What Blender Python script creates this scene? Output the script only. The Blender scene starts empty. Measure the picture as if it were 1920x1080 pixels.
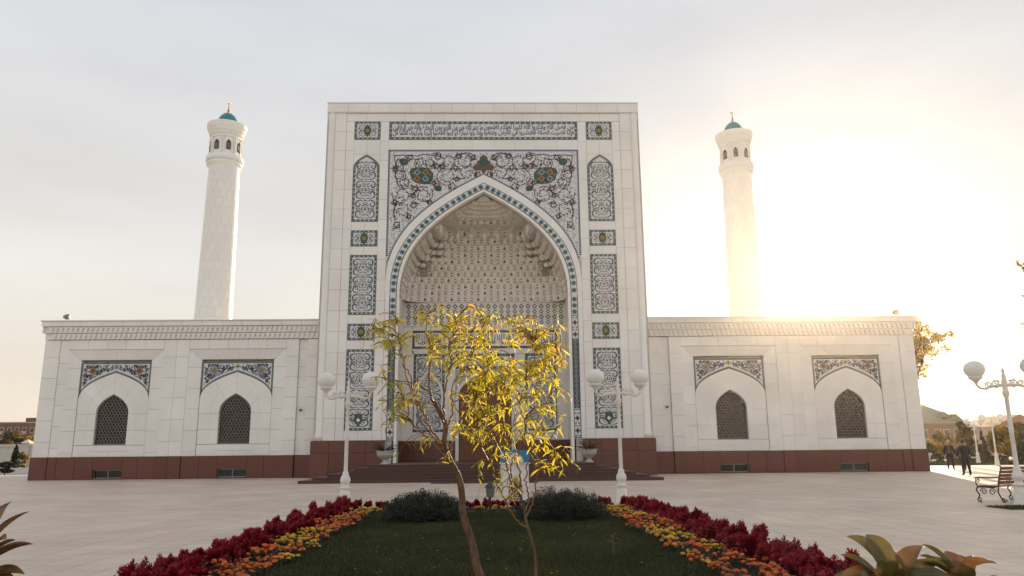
import bpy, bmesh, math, random
import numpy as np
from mathutils import Vector, Matrix
random.seed(7); rng = np.random.default_rng(7)
S = bpy.context.scene; COL = S.collection
R = math.radians; PI = math.pi

# ------------------------------------------------------------------ camera
CAM = np.array([0.6455, -47.7769, 1.6]); FPX = 1416.4
PIT, ROLL, YAW = R(12.024), R(-0.5496), R(1.3395)
fw = np.array([math.sin(YAW)*math.cos(PIT), math.cos(YAW)*math.cos(PIT), math.sin(PIT)])
_r = np.array([math.cos(YAW), -math.sin(YAW), 0.0]); _u = np.cross(_r, fw)
rt = _r*math.cos(ROLL)+_u*math.sin(ROLL); up = _u*math.cos(ROLL)-_r*math.sin(ROLL)
cd = bpy.data.cameras.new('camera'); cam = bpy.data.objects.new('camera', cd); COL.objects.link(cam)
cd.sensor_width = 36; cd.lens = 36*FPX/1920; cd.clip_end = 3000; cd.clip_start = .05
cam.matrix_world = Matrix(((rt[0], up[0], -fw[0], CAM[0]), (rt[1], up[1], -fw[1], CAM[1]), (rt[2], up[2], -fw[2], CAM[2]), (0, 0, 0, 1)))
S.camera = cam
def at(x, y, Y):
    d = fw+rt*(x-960)/FPX+up*(540-y)/FPX; t = (Y-CAM[1])/d[1]; return CAM+d*t
def onground(x, y, z=0.0):
    d = fw+rt*(x-960)/FPX+up*(540-y)/FPX; t = (z-CAM[2])/d[2]; return CAM+d*t

# ------------------------------------------------------------------ sky, sun, exposure
SUN_EL, SUN_AZ = R(10.9), R(22.8)          # azimuth measured from +Y towards +X
W = bpy.data.worlds.new('World'); S.world = W; W.use_nodes = True
nt = W.node_tree; nt.nodes.clear()
wo = nt.nodes.new('ShaderNodeOutputWorld'); bg = nt.nodes.new('ShaderNodeBackground'); sky = nt.nodes.new('ShaderNodeTexSky')
sky.sky_type = 'NISHITA'; sky.sun_disc = False; sky.sun_elevation = SUN_EL; sky.sun_rotation = SUN_AZ
sky.air_density = 1.0; sky.dust_density = 4.0; sky.ozone_density = 1.0; sky.altitude = 400
bg.inputs['Strength'].default_value = 0.003
nt.links.new(sky.outputs[0], bg.inputs[0])
# thin even high cloud over the whole sky: cream at the horizon, pale grey-blue overhead, faint streaks
tcw = nt.nodes.new('ShaderNodeTexCoord'); sx_ = nt.nodes.new('ShaderNodeSeparateXYZ'); nt.links.new(tcw.outputs['Generated'], sx_.inputs[0])
ab = nt.nodes.new('ShaderNodeMath'); ab.operation = 'ABSOLUTE'; nt.links.new(sx_.outputs[2], ab.inputs[0])
rmp = nt.nodes.new('ShaderNodeValToRGB'); nt.links.new(ab.outputs[0], rmp.inputs[0])
rmp.color_ramp.elements[0].position = 0; rmp.color_ramp.elements[0].color = (.86, .75, .62, 1)
rmp.color_ramp.elements[1].position = .55; rmp.color_ramp.elements[1].color = (.62, .64, .685, 1)
e_ = rmp.color_ramp.elements.new(.2); e_.color = (.77, .74, .70, 1)
mpw = nt.nodes.new('ShaderNodeMapping'); mpw.inputs['Scale'].default_value = (1.2, 1.2, 5); nt.links.new(tcw.outputs['Generated'], mpw.inputs[0])
nzw = nt.nodes.new('ShaderNodeTexNoise'); nzw.inputs['Scale'].default_value = 2.2; nzw.inputs['Detail'].default_value = 5; nt.links.new(mpw.outputs[0], nzw.inputs['Vector'])
mrw = nt.nodes.new('ShaderNodeMapRange'); mrw.inputs[1].default_value = .3; mrw.inputs[2].default_value = .7; mrw.inputs[3].default_value = .93; mrw.inputs[4].default_value = 1.05; nt.links.new(nzw.outputs[0], mrw.inputs[0])
bg2 = nt.nodes.new('ShaderNodeBackground'); nt.links.new(rmp.outputs[0], bg2.inputs[0])
mlw = nt.nodes.new('ShaderNodeMath'); mlw.operation = 'MULTIPLY'; mlw.inputs[1].default_value = .39; nt.links.new(mrw.outputs[0], mlw.inputs[0]); nt.links.new(mlw.outputs[0], bg2.inputs[1])
adw = nt.nodes.new('ShaderNodeAddShader'); nt.links.new(bg.outputs[0], adw.inputs[0]); nt.links.new(bg2.outputs[0], adw.inputs[1]); nt.links.new(adw.outputs[0], wo.inputs[0])
sl = bpy.data.lights.new('sun', 'SUN'); sl.energy = 3.2; sl.angle = R(.5); sl.color = (1, .80, .56)
so = bpy.data.objects.new('sun', sl); COL.objects.link(so)
sd = Vector((math.sin(SUN_AZ)*math.cos(SUN_EL), math.cos(SUN_AZ)*math.cos(SUN_EL), math.sin(SUN_EL)))
so.rotation_euler = sd.to_track_quat('Z', 'Y').to_euler(); so.location = (60, 140, 60)
S.view_settings.view_transform = 'Standard'; S.view_settings.look = 'None'; S.view_settings.gamma = 1
S.view_settings.exposure = 1.46
try:
    S.cycles.use_denoising = True; S.cycles.denoiser = 'OPENIMAGEDENOISE'
    S.cycles.max_bounces = 8; S.cycles.volume_bounces = 0; S.cycles.transparent_max_bounces = 8
    S.cycles.sample_clamp_indirect = 6
except Exception: pass

# ------------------------------------------------------------------ materials
M = {}
def mat(name, c, rough=.5, var=.1, scale=3, c2=None, bump=0, bscale=40, objvar=0, transl=0, metal=0, spec=.5, coat=0, stretch=(1, 1, 1)):
    m = bpy.data.materials.new(name); m.use_nodes = True; t = m.node_tree; n = t.nodes; L = t.links
    b = n['Principled BSDF']; out = n['Material Output']
    tc = n.new('ShaderNodeTexCoord'); mp = n.new('ShaderNodeMapping'); mp.inputs['Scale'].default_value = stretch
    L.new(tc.outputs['Object'], mp.inputs[0])
    no = n.new('ShaderNodeTexNoise'); no.inputs['Scale'].default_value = scale; no.inputs['Detail'].default_value = 6
    L.new(mp.outputs[0], no.inputs['Vector'])
    rp = n.new('ShaderNodeMapRange'); rp.inputs[1].default_value = .3; rp.inputs[2].default_value = .7; L.new(no.outputs[0], rp.inputs[0])
    mx = n.new('ShaderNodeMix'); mx.data_type = 'RGBA'
    A = [max(0, v*(1-var)) for v in c[:3]]+[1]; B = (list(c2[:3])+[1]) if c2 else [min(1, v*(1+var)) for v in c[:3]]+[1]
    mx.inputs['A'].default_value = A; mx.inputs['B'].default_value = B; L.new(rp.outputs[0], mx.inputs['Factor'])
    col = mx.outputs['Result']
    if objvar:
        oi = n.new('ShaderNodeObjectInfo'); mr = n.new('ShaderNodeMapRange')
        mr.inputs[3].default_value = 1-objvar; mr.inputs[4].default_value = 1+objvar
        L.new(oi.outputs['Random'], mr.inputs[0])
        hs = n.new('ShaderNodeHueSaturation'); L.new(mr.outputs[0], hs.inputs['Value']); L.new(col, hs.inputs['Color']); col = hs.outputs[0]
    L.new(col, b.inputs['Base Color']); b.inputs['Roughness'].default_value = rough; b.inputs['Metallic'].default_value = metal
    b.inputs['Specular IOR Level'].default_value = spec; b.inputs['Coat Weight'].default_value = coat
    if bump:
        n2 = n.new('ShaderNodeTexNoise'); n2.inputs['Scale'].default_value = bscale; n2.inputs['Detail'].default_value = 4
        L.new(mp.outputs[0], n2.inputs['Vector'])
        bp = n.new('ShaderNodeBump'); bp.inputs['Strength'].default_value = bump; bp.inputs['Distance'].default_value = .02
        L.new(n2.outputs[0], bp.inputs['Height']); L.new(bp.outputs[0], b.inputs['Normal'])
    if transl:
        tr = n.new('ShaderNodeBsdfTranslucent'); ms = n.new('ShaderNodeMixShader'); ms.inputs[0].default_value = transl
        L.new(col, tr.inputs[0]); L.new(b.outputs[0], ms.inputs[1]); L.new(tr.outputs[0], ms.inputs[2]); L.new(ms.outputs[0], out.inputs[0])
    M[name] = m; return m
mat('marble', (.825, .81, .77), .28, .065, .45, objvar=.028, bump=.03, bscale=3)
mat('marble_white', (.83, .815, .78), .3, .03, 1.5, objvar=.03)
mat('ceramic', (.66, .665, .66), .3, .06, 6)
mat('grout', (.50, .46, .41), .9, .1, 4)
mat('granite', (.135, .043, .030), .25, .28, 60, objvar=.08)
mat('granite_step', (.085, .036, .028), .42, .25, 50, objvar=.08)
mat('tile_ground', (.56, .50, .445), .5, .09, 1.3, spec=.22)
mat('pave_joint', (.26, .225, .19), .9, .1, 5)
mat('orn_dark', (.055, .07, .088), .3, .3, 9)
mat('orn_border', (.12, .155, .15), .3, .4, 12)
mat('orn_blue', (.02, .035, .12), .3, .3, 9)
mat('orn_teal', (.035, .085, .088), .3, .35, 9)
mat('orn_sky', (.20, .30, .33), .3, .3, 9)
mat('orn_red', (.095, .034, .046), .3, .25, 9)
mat('orn_brown', (.11, .07, .03), .3, .35, 14)
mat('orn_green', (.012, .11, .075), .3, .5, 7, c2=(.03, .10, .04))
mat('orn_gold', (.32, .17, .04), .3, .3, 9)
mat('plaster', (.90, .865, .79), .7, .08, 2, bump=.1)
mat('plaster_dk', (.42, .36, .28), .7, .1, 2)
mat('rosette', (.215, .19, .15), .6, .45, 5)
mat('wood_door', (.17, .055, .018), .4, .4, 3, stretch=(12, 12, 1))
mat('bronze', (.10, .065, .035), .45, .2, 6, metal=.3)
mat('grille', (.19, .16, .135), .5, .2, 6)
mat('glass_dark', (.012, .014, .016), .06, .2, 1, spec=.6)
mat('glass_teal', (.012, .045, .05), .08, .2, 1)
mat('void', (.01, .009, .008), .9, .1, 1)
mat('dome', (.01, .20, .215), .22, .15, 3)
mat('gold', (.55, .28, .07), .3, .1, 3, metal=.9)
mat('lamp_white', (.74, .70, .64), .42, .07, 8)
mat('globe', (.90, .88, .85), .2, .02, 2, transl=.35)
mat('iron', (.02, .014, .012), .5, .2, 8)
mat('bench_wood', (.16, .035, .02), .4, .35, 4, stretch=(1, 14, 14), objvar=.12)
mat('stone_urn', (.50, .48, .44), .6, .12, 7, bump=.2)
mat('palm_leaf', (.035, .055, .02), .5, .3, 6, transl=.2)
mat('soil', (.045, .032, .022), .95, .3, 7, bump=.6)
mat('lawn', (.018, .026, .008), .9, .3, 2, bump=.5)
mat('grass', (.045, .072, .016), .6, .45, .5, c2=(.07, .075, .02), transl=.25)
mat('bark', (.13, .072, .035), .7, .6, 22, bump=1.0, bscale=60, stretch=(1, 1, .3))
mat('twig', (.20, .10, .035), .55, .3, 8)
mat('bush', (.014, .022, .013), .6, .35, 9, transl=.1)
mat('salvia', (.27, .006, .02), .6, .35, 12, transl=.35, objvar=.15)
mat('salvia_leaf', (.045, .028, .012), .6, .35, 12, transl=.15)
mat('marigold_o', (.50, .10, .007), .6, .3, 14, objvar=.2)
mat('marigold_y', (.52, .29, .01), .6, .3, 14, objvar=.2)
mat('marigold_leaf', (.020, .032, .010), .6, .35, 12, transl=.15)
mat('kiosk_white', (.70, .68, .66), .45, .04, 4)
mat('kiosk_blue', (.01, .22, .42), .3, .08, 3)
mat('cloth_dark', (.012, .011, .014), .85, .3, 10)
mat('cloth_navy', (.014, .014, .022), .85, .3, 10)
mat('shirt', (.08, .09, .10), .8, .1, 8)
mat('skin', (.42, .23, .15), .5, .08, 9)
mat('hair_grey', (.45, .42, .39), .7, .2, 30)
mat('hair_dark', (.02, .017, .015), .6, .2, 30)
mat('shoe', (.01, .009, .009), .35, .1, 9)
mat('brick_wall', (.22, .11, .065), .8, .2, 6)
mat('house_pink', (.42, .33, .28), .8, .12, 3)
mat('roof_green', (.10, .13, .10), .55, .15, 5)
mat('roof_red', (.24, .10, .06), .6, .2, 5)
mat('roof_grey', (.30, .27, .26), .6, .15, 5)
mat('wall_white', (.68, .63, .56), .7, .06, 3)
mat('apartment', (.16, .085, .065), .85, .3, .6)
mat('asphalt_pale', (.48, .46, .43), .7, .1, .4)
mat('hedge_dark', (.016, .026, .012), .7, .35, 5, transl=.1)
mat('pine', (.035, .04, .018), .7, .35, 5, transl=.15)
mat('autumn', (.30, .15, .02), .6, .4, 2, c2=(.12, .11, .02), transl=.45)
mat('autumn_y', (.45, .27, .02), .6, .35, 2, transl=.45)
mat('leafgreen', (.11, .11, .02), .6, .4, 2, c2=(.25, .17, .02), transl=.4)
mat('camera_body', (.05, .045, .04), .5, .1, 5)
mat('metal_grey', (.25, .24, .23), .4, .1, 5, metal=.6)
mat('mat_dark', (.03, .025, .025), .9, .2, 20)
mat('cover', (.30, .28, .26), .6, .2, 9)

def pave_nodes(m, T):
    t = m.node_tree; n = t.nodes; L = t.links; b = n['Principled BSDF']
    ge = n.new('ShaderNodeNewGeometry'); sn = n.new('ShaderNodeVectorMath'); sn.operation = 'SNAP'; sn.inputs[1].default_value = (T, T, 10)
    L.new(ge.outputs['Position'], sn.inputs[0]); wn = n.new('ShaderNodeTexWhiteNoise'); wn.noise_dimensions = '2D'; L.new(sn.outputs[0], wn.inputs['Vector'])
    mr = n.new('ShaderNodeMapRange'); mr.inputs[3].default_value = .93; mr.inputs[4].default_value = 1.06; L.new(wn.outputs['Value'], mr.inputs[0])
    no = n.new('ShaderNodeTexNoise'); no.inputs['Scale'].default_value = .35; no.inputs['Detail'].default_value = 8; no.inputs['Roughness'].default_value = .65; L.new(ge.outputs['Position'], no.inputs['Vector'])
    m2 = n.new('ShaderNodeMapRange'); m2.inputs[1].default_value = .35; m2.inputs[2].default_value = .7; m2.inputs[3].default_value = .80; m2.inputs[4].default_value = 1.08; L.new(no.outputs[0], m2.inputs[0])
    mm = n.new('ShaderNodeMath'); mm.operation = 'MULTIPLY'; L.new(mr.outputs[0], mm.inputs[0]); L.new(m2.outputs[0], mm.inputs[1])
    hs = n.new('ShaderNodeHueSaturation'); hs.inputs['Color'].default_value = (.60, .495, .40, 1); L.new(mm.outputs[0], hs.inputs['Value']); L.new(hs.outputs[0], b.inputs['Base Color'])
    r2 = n.new('ShaderNodeMapRange'); r2.inputs[3].default_value = .38; r2.inputs[4].default_value = .62; L.new(no.outputs[0], r2.inputs[0]); L.new(r2.outputs[0], b.inputs['Roughness'])
pave_nodes(M['tile_ground'], .6)
# ------------------------------------------------------------------ mesh helpers
def newobj(name, data, parent=None):
    o = bpy.data.objects.new(name, data); COL.objects.link(o)
    if parent is not None: o.parent = parent
    return o
def tag(o, label=None, cat=None, group=None, kind=None):
    if label: o['label'] = label
    if cat: o['category'] = cat
    if group: o['group'] = group
    if kind: o['kind'] = kind
    return o
def thing(name, label, cat, loc=(0, 0, 0), rz=0, group=None):
    e = newobj(name, None); e.location = loc; e.rotation_euler = (0, 0, rz); e.empty_display_size = .3
    return tag(e, label, cat, group)
def copy_tree(o, parent=None):
    c = o.copy(); COL.objects.link(c); c.parent = parent
    for ch in o.children: copy_tree(ch, c)
    return c
class MB:
    def __init__(s): s.v = []; s.f = []; s.m = []
    def add(s, vs, fs, mi=0):
        b = len(s.v); s.v.extend([tuple(map(float, q)) for q in vs]); s.f.extend([tuple(b+i for i in f) for f in fs]); s.m.extend([mi]*len(fs)); return s
    def box(s, x0, x1, y0, y1, z0, z1, mi=0):
        return s.add([(x0, y0, z0), (x1, y0, z0), (x1, y1, z0), (x0, y1, z0), (x0, y0, z1), (x1, y0, z1), (x1, y1, z1), (x0, y1, z1)],
                     [(0, 3, 2, 1), (4, 5, 6, 7), (0, 1, 5, 4), (1, 2, 6, 5), (2, 3, 7, 6), (3, 0, 4, 7)], mi)
    def prism(s, poly, y0, y1, mi=0):
        n = len(poly)
        vs = [(x, y0, z) for x, z in poly]+[(x, y1, z) for x, z in poly]
        return s.add(vs, [tuple(range(n)), tuple(range(2*n-1, n-1, -1))]+[(i, i+n, (i+1) % n+n, (i+1) % n) for i in range(n)], mi)
    def prism_z(s, poly, z0, z1, mi=0):
        n = len(poly)
        vs = [(x, y, z0) for x, y in poly]+[(x, y, z1) for x, y in poly]
        return s.add(vs, [tuple(range(n-1, -1, -1)), tuple(range(n, 2*n))]+[(i, (i+1) % n, (i+1) % n+n, i+n) for i in range(n)], mi)
    def flat(s, polys, y, mi=0):            # flat pieces facing -Y
        for p in polys: s.add([(x, y, z) for x, z in p], [tuple(range(len(p)))], mi)
        return s
    def tube(s, pts, rad, n=8, mi=0, cap=True):
        P = [Vector(p) for p in pts]; k = len(P)
        if not hasattr(rad, '__len__'): rad = [rad]*k
        ref = Vector((.31, .17, .93)); vs = []; prev = None
        for i in range(k):
            t = (P[min(i+1, k-1)]-P[max(i-1, 0)])
            if t.length < 1e-9: t = Vector((0, 0, 1))
            t.normalize()
            if prev is None: a = t.cross(ref if abs(t.dot(ref)) < .95 else Vector((1, 0, 0))).normalized()
            else:
                a = prev-t*prev.dot(t); a = a.normalized() if a.length > 1e-6 else t.orthogonal().normalized()
            prev = a; b = t.cross(a)
            for j in range(n):
                q = P[i]+(a*math.cos(2*PI*j/n)+b*math.sin(2*PI*j/n))*rad[i]; vs.append(q)
        fs = [(i*n+j, i*n+(j+1) % n, (i+1)*n+(j+1) % n, (i+1)*n+j) for i in range(k-1) for j in range(n)]
        if cap: fs += [tuple(range(n-1, -1, -1)), tuple(range((k-1)*n, k*n))]
        return s.add(vs, fs, mi)
    def lathe(s, prof, n=24, c=(0, 0, 0), mi=0, a0=0, a1=2*PI):
        full = abs(a1-a0-2*PI) < 1e-6; m = n if full else n+1; k = len(prof); vs = []
        for r, z in prof:
            for j in range(m):
                a = a0+(a1-a0)*j/n; vs.append((c[0]+r*math.cos(a), c[1]+r*math.sin(a), c[2]+z))
        fs = []
        for i in range(k-1):
            for j in range(n):
                j2 = (j+1) % m if full else j+1
                fs.append((i*m+j, i*m+j2, (i+1)*m+j2, (i+1)*m+j))
        return s.add(vs, fs, mi)
    def sphere(s, c, r, nu=20, nv=12, mi=0, sc=(1, 1, 1)):
        prof = [(r*math.sin(PI*i/nv), -r*math.cos(PI*i/nv)) for i in range(nv+1)]
        b = len(s.v); s.lathe(prof, nu, (0, 0, 0), mi)
        for i in range(b, len(s.v)):
            q = s.v[i]; s.v[i] = (q[0]*sc[0]+c[0], q[1]*sc[1]+c[1], q[2]*sc[2]+c[2])
        return s
    def xf(s, f, b=0):
        s.v[b:] = [tuple(f(*q)) for q in s.v[b:]]; return s
    def mesh(s, name, mats, smooth=False, recalc=True, merge=False):
        me = bpy.data.meshes.new(name); me.from_pydata(s.v, [], s.f)
        if isinstance(mats, str): mats = [mats]
        for k in mats: me.materials.append(M[k])
        if len(mats) > 1: me.polygons.foreach_set('material_index', s.m)
        if recalc or merge:
            bm = bmesh.new(); bm.from_mesh(me)
            if merge: bmesh.ops.remove_doubles(bm, verts=bm.verts, dist=1e-4)
            if recalc: bmesh.ops.recalc_face_normals(bm, faces=bm.faces)
            bm.to_mesh(me); bm.free()
        if smooth: me.polygons.foreach_set('use_smooth', [True]*len(me.polygons))
        me.update(); return me
    def build(s, name, mats, parent=None, smooth=False, recalc=True, merge=False):
        return newobj(name, s.mesh(name, mats, smooth, recalc, merge), parent)
def npmesh(name, V, F, mats, mi=None, smooth=False):
    me = bpy.data.meshes.new(name); V = np.asarray(V, dtype=np.float32); F = np.asarray(F, dtype=np.int32); k = F.shape[1]
    me.vertices.add(len(V)); me.vertices.foreach_set('co', V.ravel()); me.loops.add(F.size); me.loops.foreach_set('vertex_index', F.ravel())
    me.polygons.add(len(F)); me.polygons.foreach_set('loop_start', np.arange(0, F.size, k, dtype=np.int32))
    for q in ([mats] if isinstance(mats, str) else mats): me.materials.append(M[q])
    if mi is not None: me.polygons.foreach_set('material_index', np.asarray(mi, dtype=np.int32))
    if smooth: me.polygons.foreach_set('use_smooth', np.ones(len(F), dtype=bool))
    me.update(calc_edges=True)
    if not smooth: me.shade_flat()
    return me

def arch(hw, zs, h, n=24, cx=0.0, ex=.405):
    """pointed four-centred arch from the left springing over the apex to the right springing"""
    out = []
    for i in range(n+1):
        t = i/n; x = hw*(1-t)**1.0; u = 1-x/hw
        out.append(u)
    us = [(i/n)**2.2 for i in range(n+1)]
    L = [(cx-hw*(1-u), zs+h*u**ex) for u in us]
    return L+[(2*cx-x, z) for x, z in reversed(L[:-1])]
def arch_z(x, hw, zs, h, ex=.405):
    u = 1-abs(x)/hw; return zs+h*u**ex if u > 0 else zs

# 2D ornament pieces -> polygons in (x,z)
def ribbon(pts, w0, w1=None):
    w1 = w0 if w1 is None else w1; out = []; n = len(pts); L = []; Rr = []
    for i, (x, z) in enumerate(pts):
        a = pts[max(0, i-1)]; b = pts[min(n-1, i+1)]; dx, dz = b[0]-a[0], b[1]-a[1]; l = math.hypot(dx, dz) or 1
        w = (w0+(w1-w0)*i/(n-1))/2; L.append((x-dz/l*w, z+dx/l*w)); Rr.append((x+dz/l*w, z-dx/l*w))
    for i in range(n-1): out.append([L[i], L[i+1], Rr[i+1], Rr[i]])
    return out
def spiral(cx, cz, r0, r1, a0, turns, n=22):
    return [(cx+(r0+(r1-r0)*i/n)*math.cos(a0+turns*2*PI*i/n), cz+(r0+(r1-r0)*i/n)*math.sin(a0+turns*2*PI*i/n)) for i in range(n+1)]
def leaf2(x, z, a, l, w):
    c, s = math.cos(a), math.sin(a)
    return [(x+c*u-s*v, z+s*u+c*v) for u, v in ((0, 0), (l*.35, -w/2), (l, 0), (l*.35, w/2))]
def ngon(x, z, r, n=8, a=0, sx=1, sz=1):
    return [(x+r*sx*math.cos(a+2*PI*i/n), z+r*sz*math.sin(a+2*PI*i/n)) for i in range(n)]
def star(x, z, r, n=8, k=.55, a=PI/2):
    return [(x+(r if i % 2 == 0 else r*k)*math.cos(a+PI*i/n), z+(r if i % 2 == 0 else r*k)*math.sin(a+PI*i/n)) for i in range(2*n)]
def mirror(polys, cx=0): return polys+[[(2*cx-x, z) for x, z in reversed(p)] for p in polys]

# ================================================================== SETTING: ground, pavement, bed
tag(MB().add([(-500, -200, -.06), (500, -200, -.06), (500, 800, -.06), (-500, 800, -.06)], [(0, 1, 2, 3)]).build('ground', 'asphalt_pale'), 'pale open ground round the mosque square', kind='structure')
pav = tag(MB().add([(-62, -75, -.016), (62, -75, -.016), (62, 13, -.016), (-62, 13, -.016)], [(0, 1, 2, 3)]).build('pavement', 'pave_joint'), 'pale stone paving of the square', kind='structure')
BX0, BX1, BY0, BY1 = -3.75, 4.8, -45.0, -26.3       # planted bed in front of the portal
T = .6; nx = np.arange(-61.8, 61.8, T); ny = np.arange(-74.4, 12.6, T)
gx, gy = np.meshgrid(nx, ny); gx = gx.ravel(); gy = gy.ravel(); gx = gx+np.where((np.round(gy/T).astype(int) % 2) == 0, 0, 0.0)
keep = ~((gx+T > BX0) & (gx < BX1) & (gy+T > BY0) & (gy < BY1)) & ~((np.abs(gx+T/2) < 27.2) & (gy > .6))
gx, gy = gx[keep], gy[keep]
d = np.stack([gx+T/2-CAM[0], gy+T/2-CAM[1], np.full_like(gx, -1.6)], 1)
zc = d@fw; sx = (d@rt)/np.maximum(zc, .01)*FPX; sy = -(d@up)/np.maximum(zc, .01)*FPX
vis = (zc > 0) & (np.abs(sx) < 1010) & (sy < 575)
order = np.argsort(np.where(vis, zc, 1e9)); near = order[:300]; far = order[300:]
g = .006
tm = MB().box(g, T-g, g, T-g, -.014, 0).mesh('tile', 'tile_ground')
for k in near:
    o = newobj('tile', tm, pav); o.location = (gx[k], gy[k], rng.uniform(-.0003, .0003))
ax, ay = gx[far], gy[far]; n = len(ax); az = rng.uniform(-.0003, .0003, n)
V = np.zeros((n, 8, 3)); 
for q, (u, v, w) in enumerate([(g, g, -.014), (T-g, g, -.014), (T-g, T-g, -.014), (g, T-g, -.014), (g, g, 0), (T-g, g, 0), (T-g, T-g, 0), (g, T-g, 0)]):
    V[:, q, 0] = ax+u; V[:, q, 1] = ay+v; V[:, q, 2] = az+w
F = (np.arange(n)[:, None, None]*8+np.array([[4, 5, 6, 7], [0, 1, 5, 4], [1, 2, 6, 5], [2, 3, 7, 6], [3, 0, 4, 7]])[None]).reshape(-1, 4)
tag(newobj('tiles', npmesh('tiles', V.reshape(-1, 3), F, 'tile_ground'), pav), kind='stuff')
# kerb of the bed and the soil / lawn inside it
kb = MB()
kb.box(BX0, BX0+.12, BY0, BY1, -.01, .06).box(BX1-.12, BX1, BY0, BY1, -.01, .06).box(BX0+.121, BX1-.121, BY1-.12, BY1, -.01, .058)
tag(kb.build('kerb', 'asphalt_pale'), kind='structure')
tag(MB().box(BX0+.12, BX1-.12, BY0, BY1-.12, -.05, .03).build('soil', 'soil'), kind='structure')
LX0, LX1, LY1 = -2.4, 3.5, -28.2
tag(MB().box(LX0, LX1, BY0, LY1, 0, .045).build('lawn', 'lawn'), kind='structure')
def blades(name, x0, x1, y0, y1, n, h, z0=.045, w=.011, label=None):
    x = rng.uniform(x0, x1, n); y = y0+(y1-y0)*rng.uniform(0, 1, n)**1.15; a = rng.uniform(0, 2*PI, n); hh = h*rng.uniform(.5, 1.25, n)
    lx, ly = rng.normal(0, .35, n)*hh, rng.normal(0, .35, n)*hh
    V = np.zeros((n, 3, 3)); V[:, 0] = np.stack([x-w*np.cos(a), y-w*np.sin(a), np.full(n, z0-.01)], 1)
    V[:, 1] = np.stack([x+w*np.cos(a), y+w*np.sin(a), np.full(n, z0-.01)], 1); V[:, 2] = np.stack([x+lx, y+ly, z0+hh], 1)
    return tag(newobj(name, npmesh(name, V.reshape(-1, 3), np.arange(3*n).reshape(-1, 3), 'grass')), label, 'grass', kind='stuff')
blades('grass', LX0-.1, LX1+.1, -42, LY1, 150000, .055, label='short dark green lawn between the flower borders')

# ================================================================== MOSQUE
mosque = thing('mosque', 'white marble mosque with tall tiled portal, low wings and red granite plinth', 'mosque', (0, 0, 0))
PX = -.04                                   # axis of the portal
YP = -1.2                                   # front face of the portal
GAP = .0055
def cell(name, x0, x1, z0, z1, y, th, m='marble', par=mosque, g=GAP):
    """one cladding slab with chamfered edge"""
    a, b = min(x0, x1)+g, max(x0, x1)-g; c = .008; z0 += g; z1 -= g
    mb = MB().add([(a, y+c, z0), (b, y+c, z0), (b, y+c, z1), (a, y+c, z1), (a+c, y, z0+c), (b-c, y, z0+c), (b-c, y, z1-c), (a+c, y, z1-c),
                   (a, y+th, z0), (b, y+th, z0), (b, y+th, z1), (a, y+th, z1)],
                  [(4, 5, 6, 7), (0, 1, 5, 4), (1, 2, 6, 5), (2, 3, 7, 6), (3, 0, 4, 7), (0, 8, 9, 1), (1, 9, 10, 2), (2, 10, 11, 3), (3, 11, 8, 0)])
    return mb.build(name, m, par)
def rows(zs, *a, **k):
    for q in range(len(zs)-1): cell('wall_panel', a[0], a[1], zs[q], zs[q+1], *a[2:], **k)
def poly_piece(name, poly, y0, y1, m, par=mosque): return MB().prism(poly, y0, y1).build(name, m, par)

# ---- cores (stand behind the cladding; show only in the joints)
for s in (-1, 1):
    x0, x1 = sorted((s*10.2, s*27.58)); MB().box(x0, x1, .56, 26, 0, 9.4).build('wall_core', 'grout', mosque)
ZT = 24.1; HWN = 5.58                        # portal height, half width of the niche
pc = MB()
for s in (-1, 1):
    x0, x1 = sorted((PX+s*HWN, PX+s*10.28)); pc.box(x0, x1, YP+.06, 11.5, 0, 23.5)
pc.box(PX-HWN+.001, PX+HWN-.001, 4.02, 11.5, 0, 23.5)
top_arch = arch(5.3, 11.0, 6.95, 30, PX)
pc.prism([(PX-HWN+.001, 11.0)]+top_arch+[(PX+HWN-.001, 11.0), (PX+HWN-.001, 23.5), (PX-HWN+.001, 23.5)], YP+.06, YP+.9)
pc.box(PX-HWN+.001, PX+HWN-.001, YP+.9, 4.02, 18.2, 23.5)
pc.build('portal_core', 'grout', mosque)

# ---- ornament builders -------------------------------------------------
def border_frame(poly_o, poly_i):
    n = len(poly_o); return [[poly_o[i], poly_o[(i+1) % n], poly_i[(i+1) % n], poly_i[i]] for i in range(n)]
def rect(x0, x1, z0, z1): return [(x0, z0), (x1, z0), (x1, z1), (x0, z1)]
def border_motifs(x0, x1, z0, z1, bw, pitch):
    dk, lt = [], []
    def run(ax, az, bx, bz):
        L = math.hypot(bx-ax, bz-az); n = max(2, round(L/pitch))
        for i in range(n):
            t = (i+.5)/n; x, z = ax+(bx-ax)*t, az+(bz-az)*t
            dk.append(star(x, z, bw*.46, 4, .7, PI/4)); t2 = (i+1)/n
            if i < n-1: lt.append(ngon(ax+(bx-ax)*t2, az+(bz-az)*t2, bw*.27, 4))
    h = bw/2
    run(x0, z0+h, x1, z0+h); run(x0, z1-h, x1, z1-h); run(x0+h, z0+bw, x0+h, z1-bw); run(x1-h, z0+bw, x1-h, z1-bw)
    return dk, lt
def curve2(pts, n=5):
    P = [np.array(p, float) for p in pts]; out = []
    for i in range(len(P)-1):
        p0, p1, p2, p3 = P[max(0, i-1)], P[i], P[i+1], P[min(len(P)-1, i+2)]
        for k in range(n):
            t = k/n; q = .5*((2*p1)+(-p0+p2)*t+(2*p0-5*p1+4*p2-p3)*t*t+(-p0+3*p1-3*p2+p3)*t**3); out.append((float(q[0]), float(q[1])))
    return out+[tuple(map(float, P[-1]))]
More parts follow.
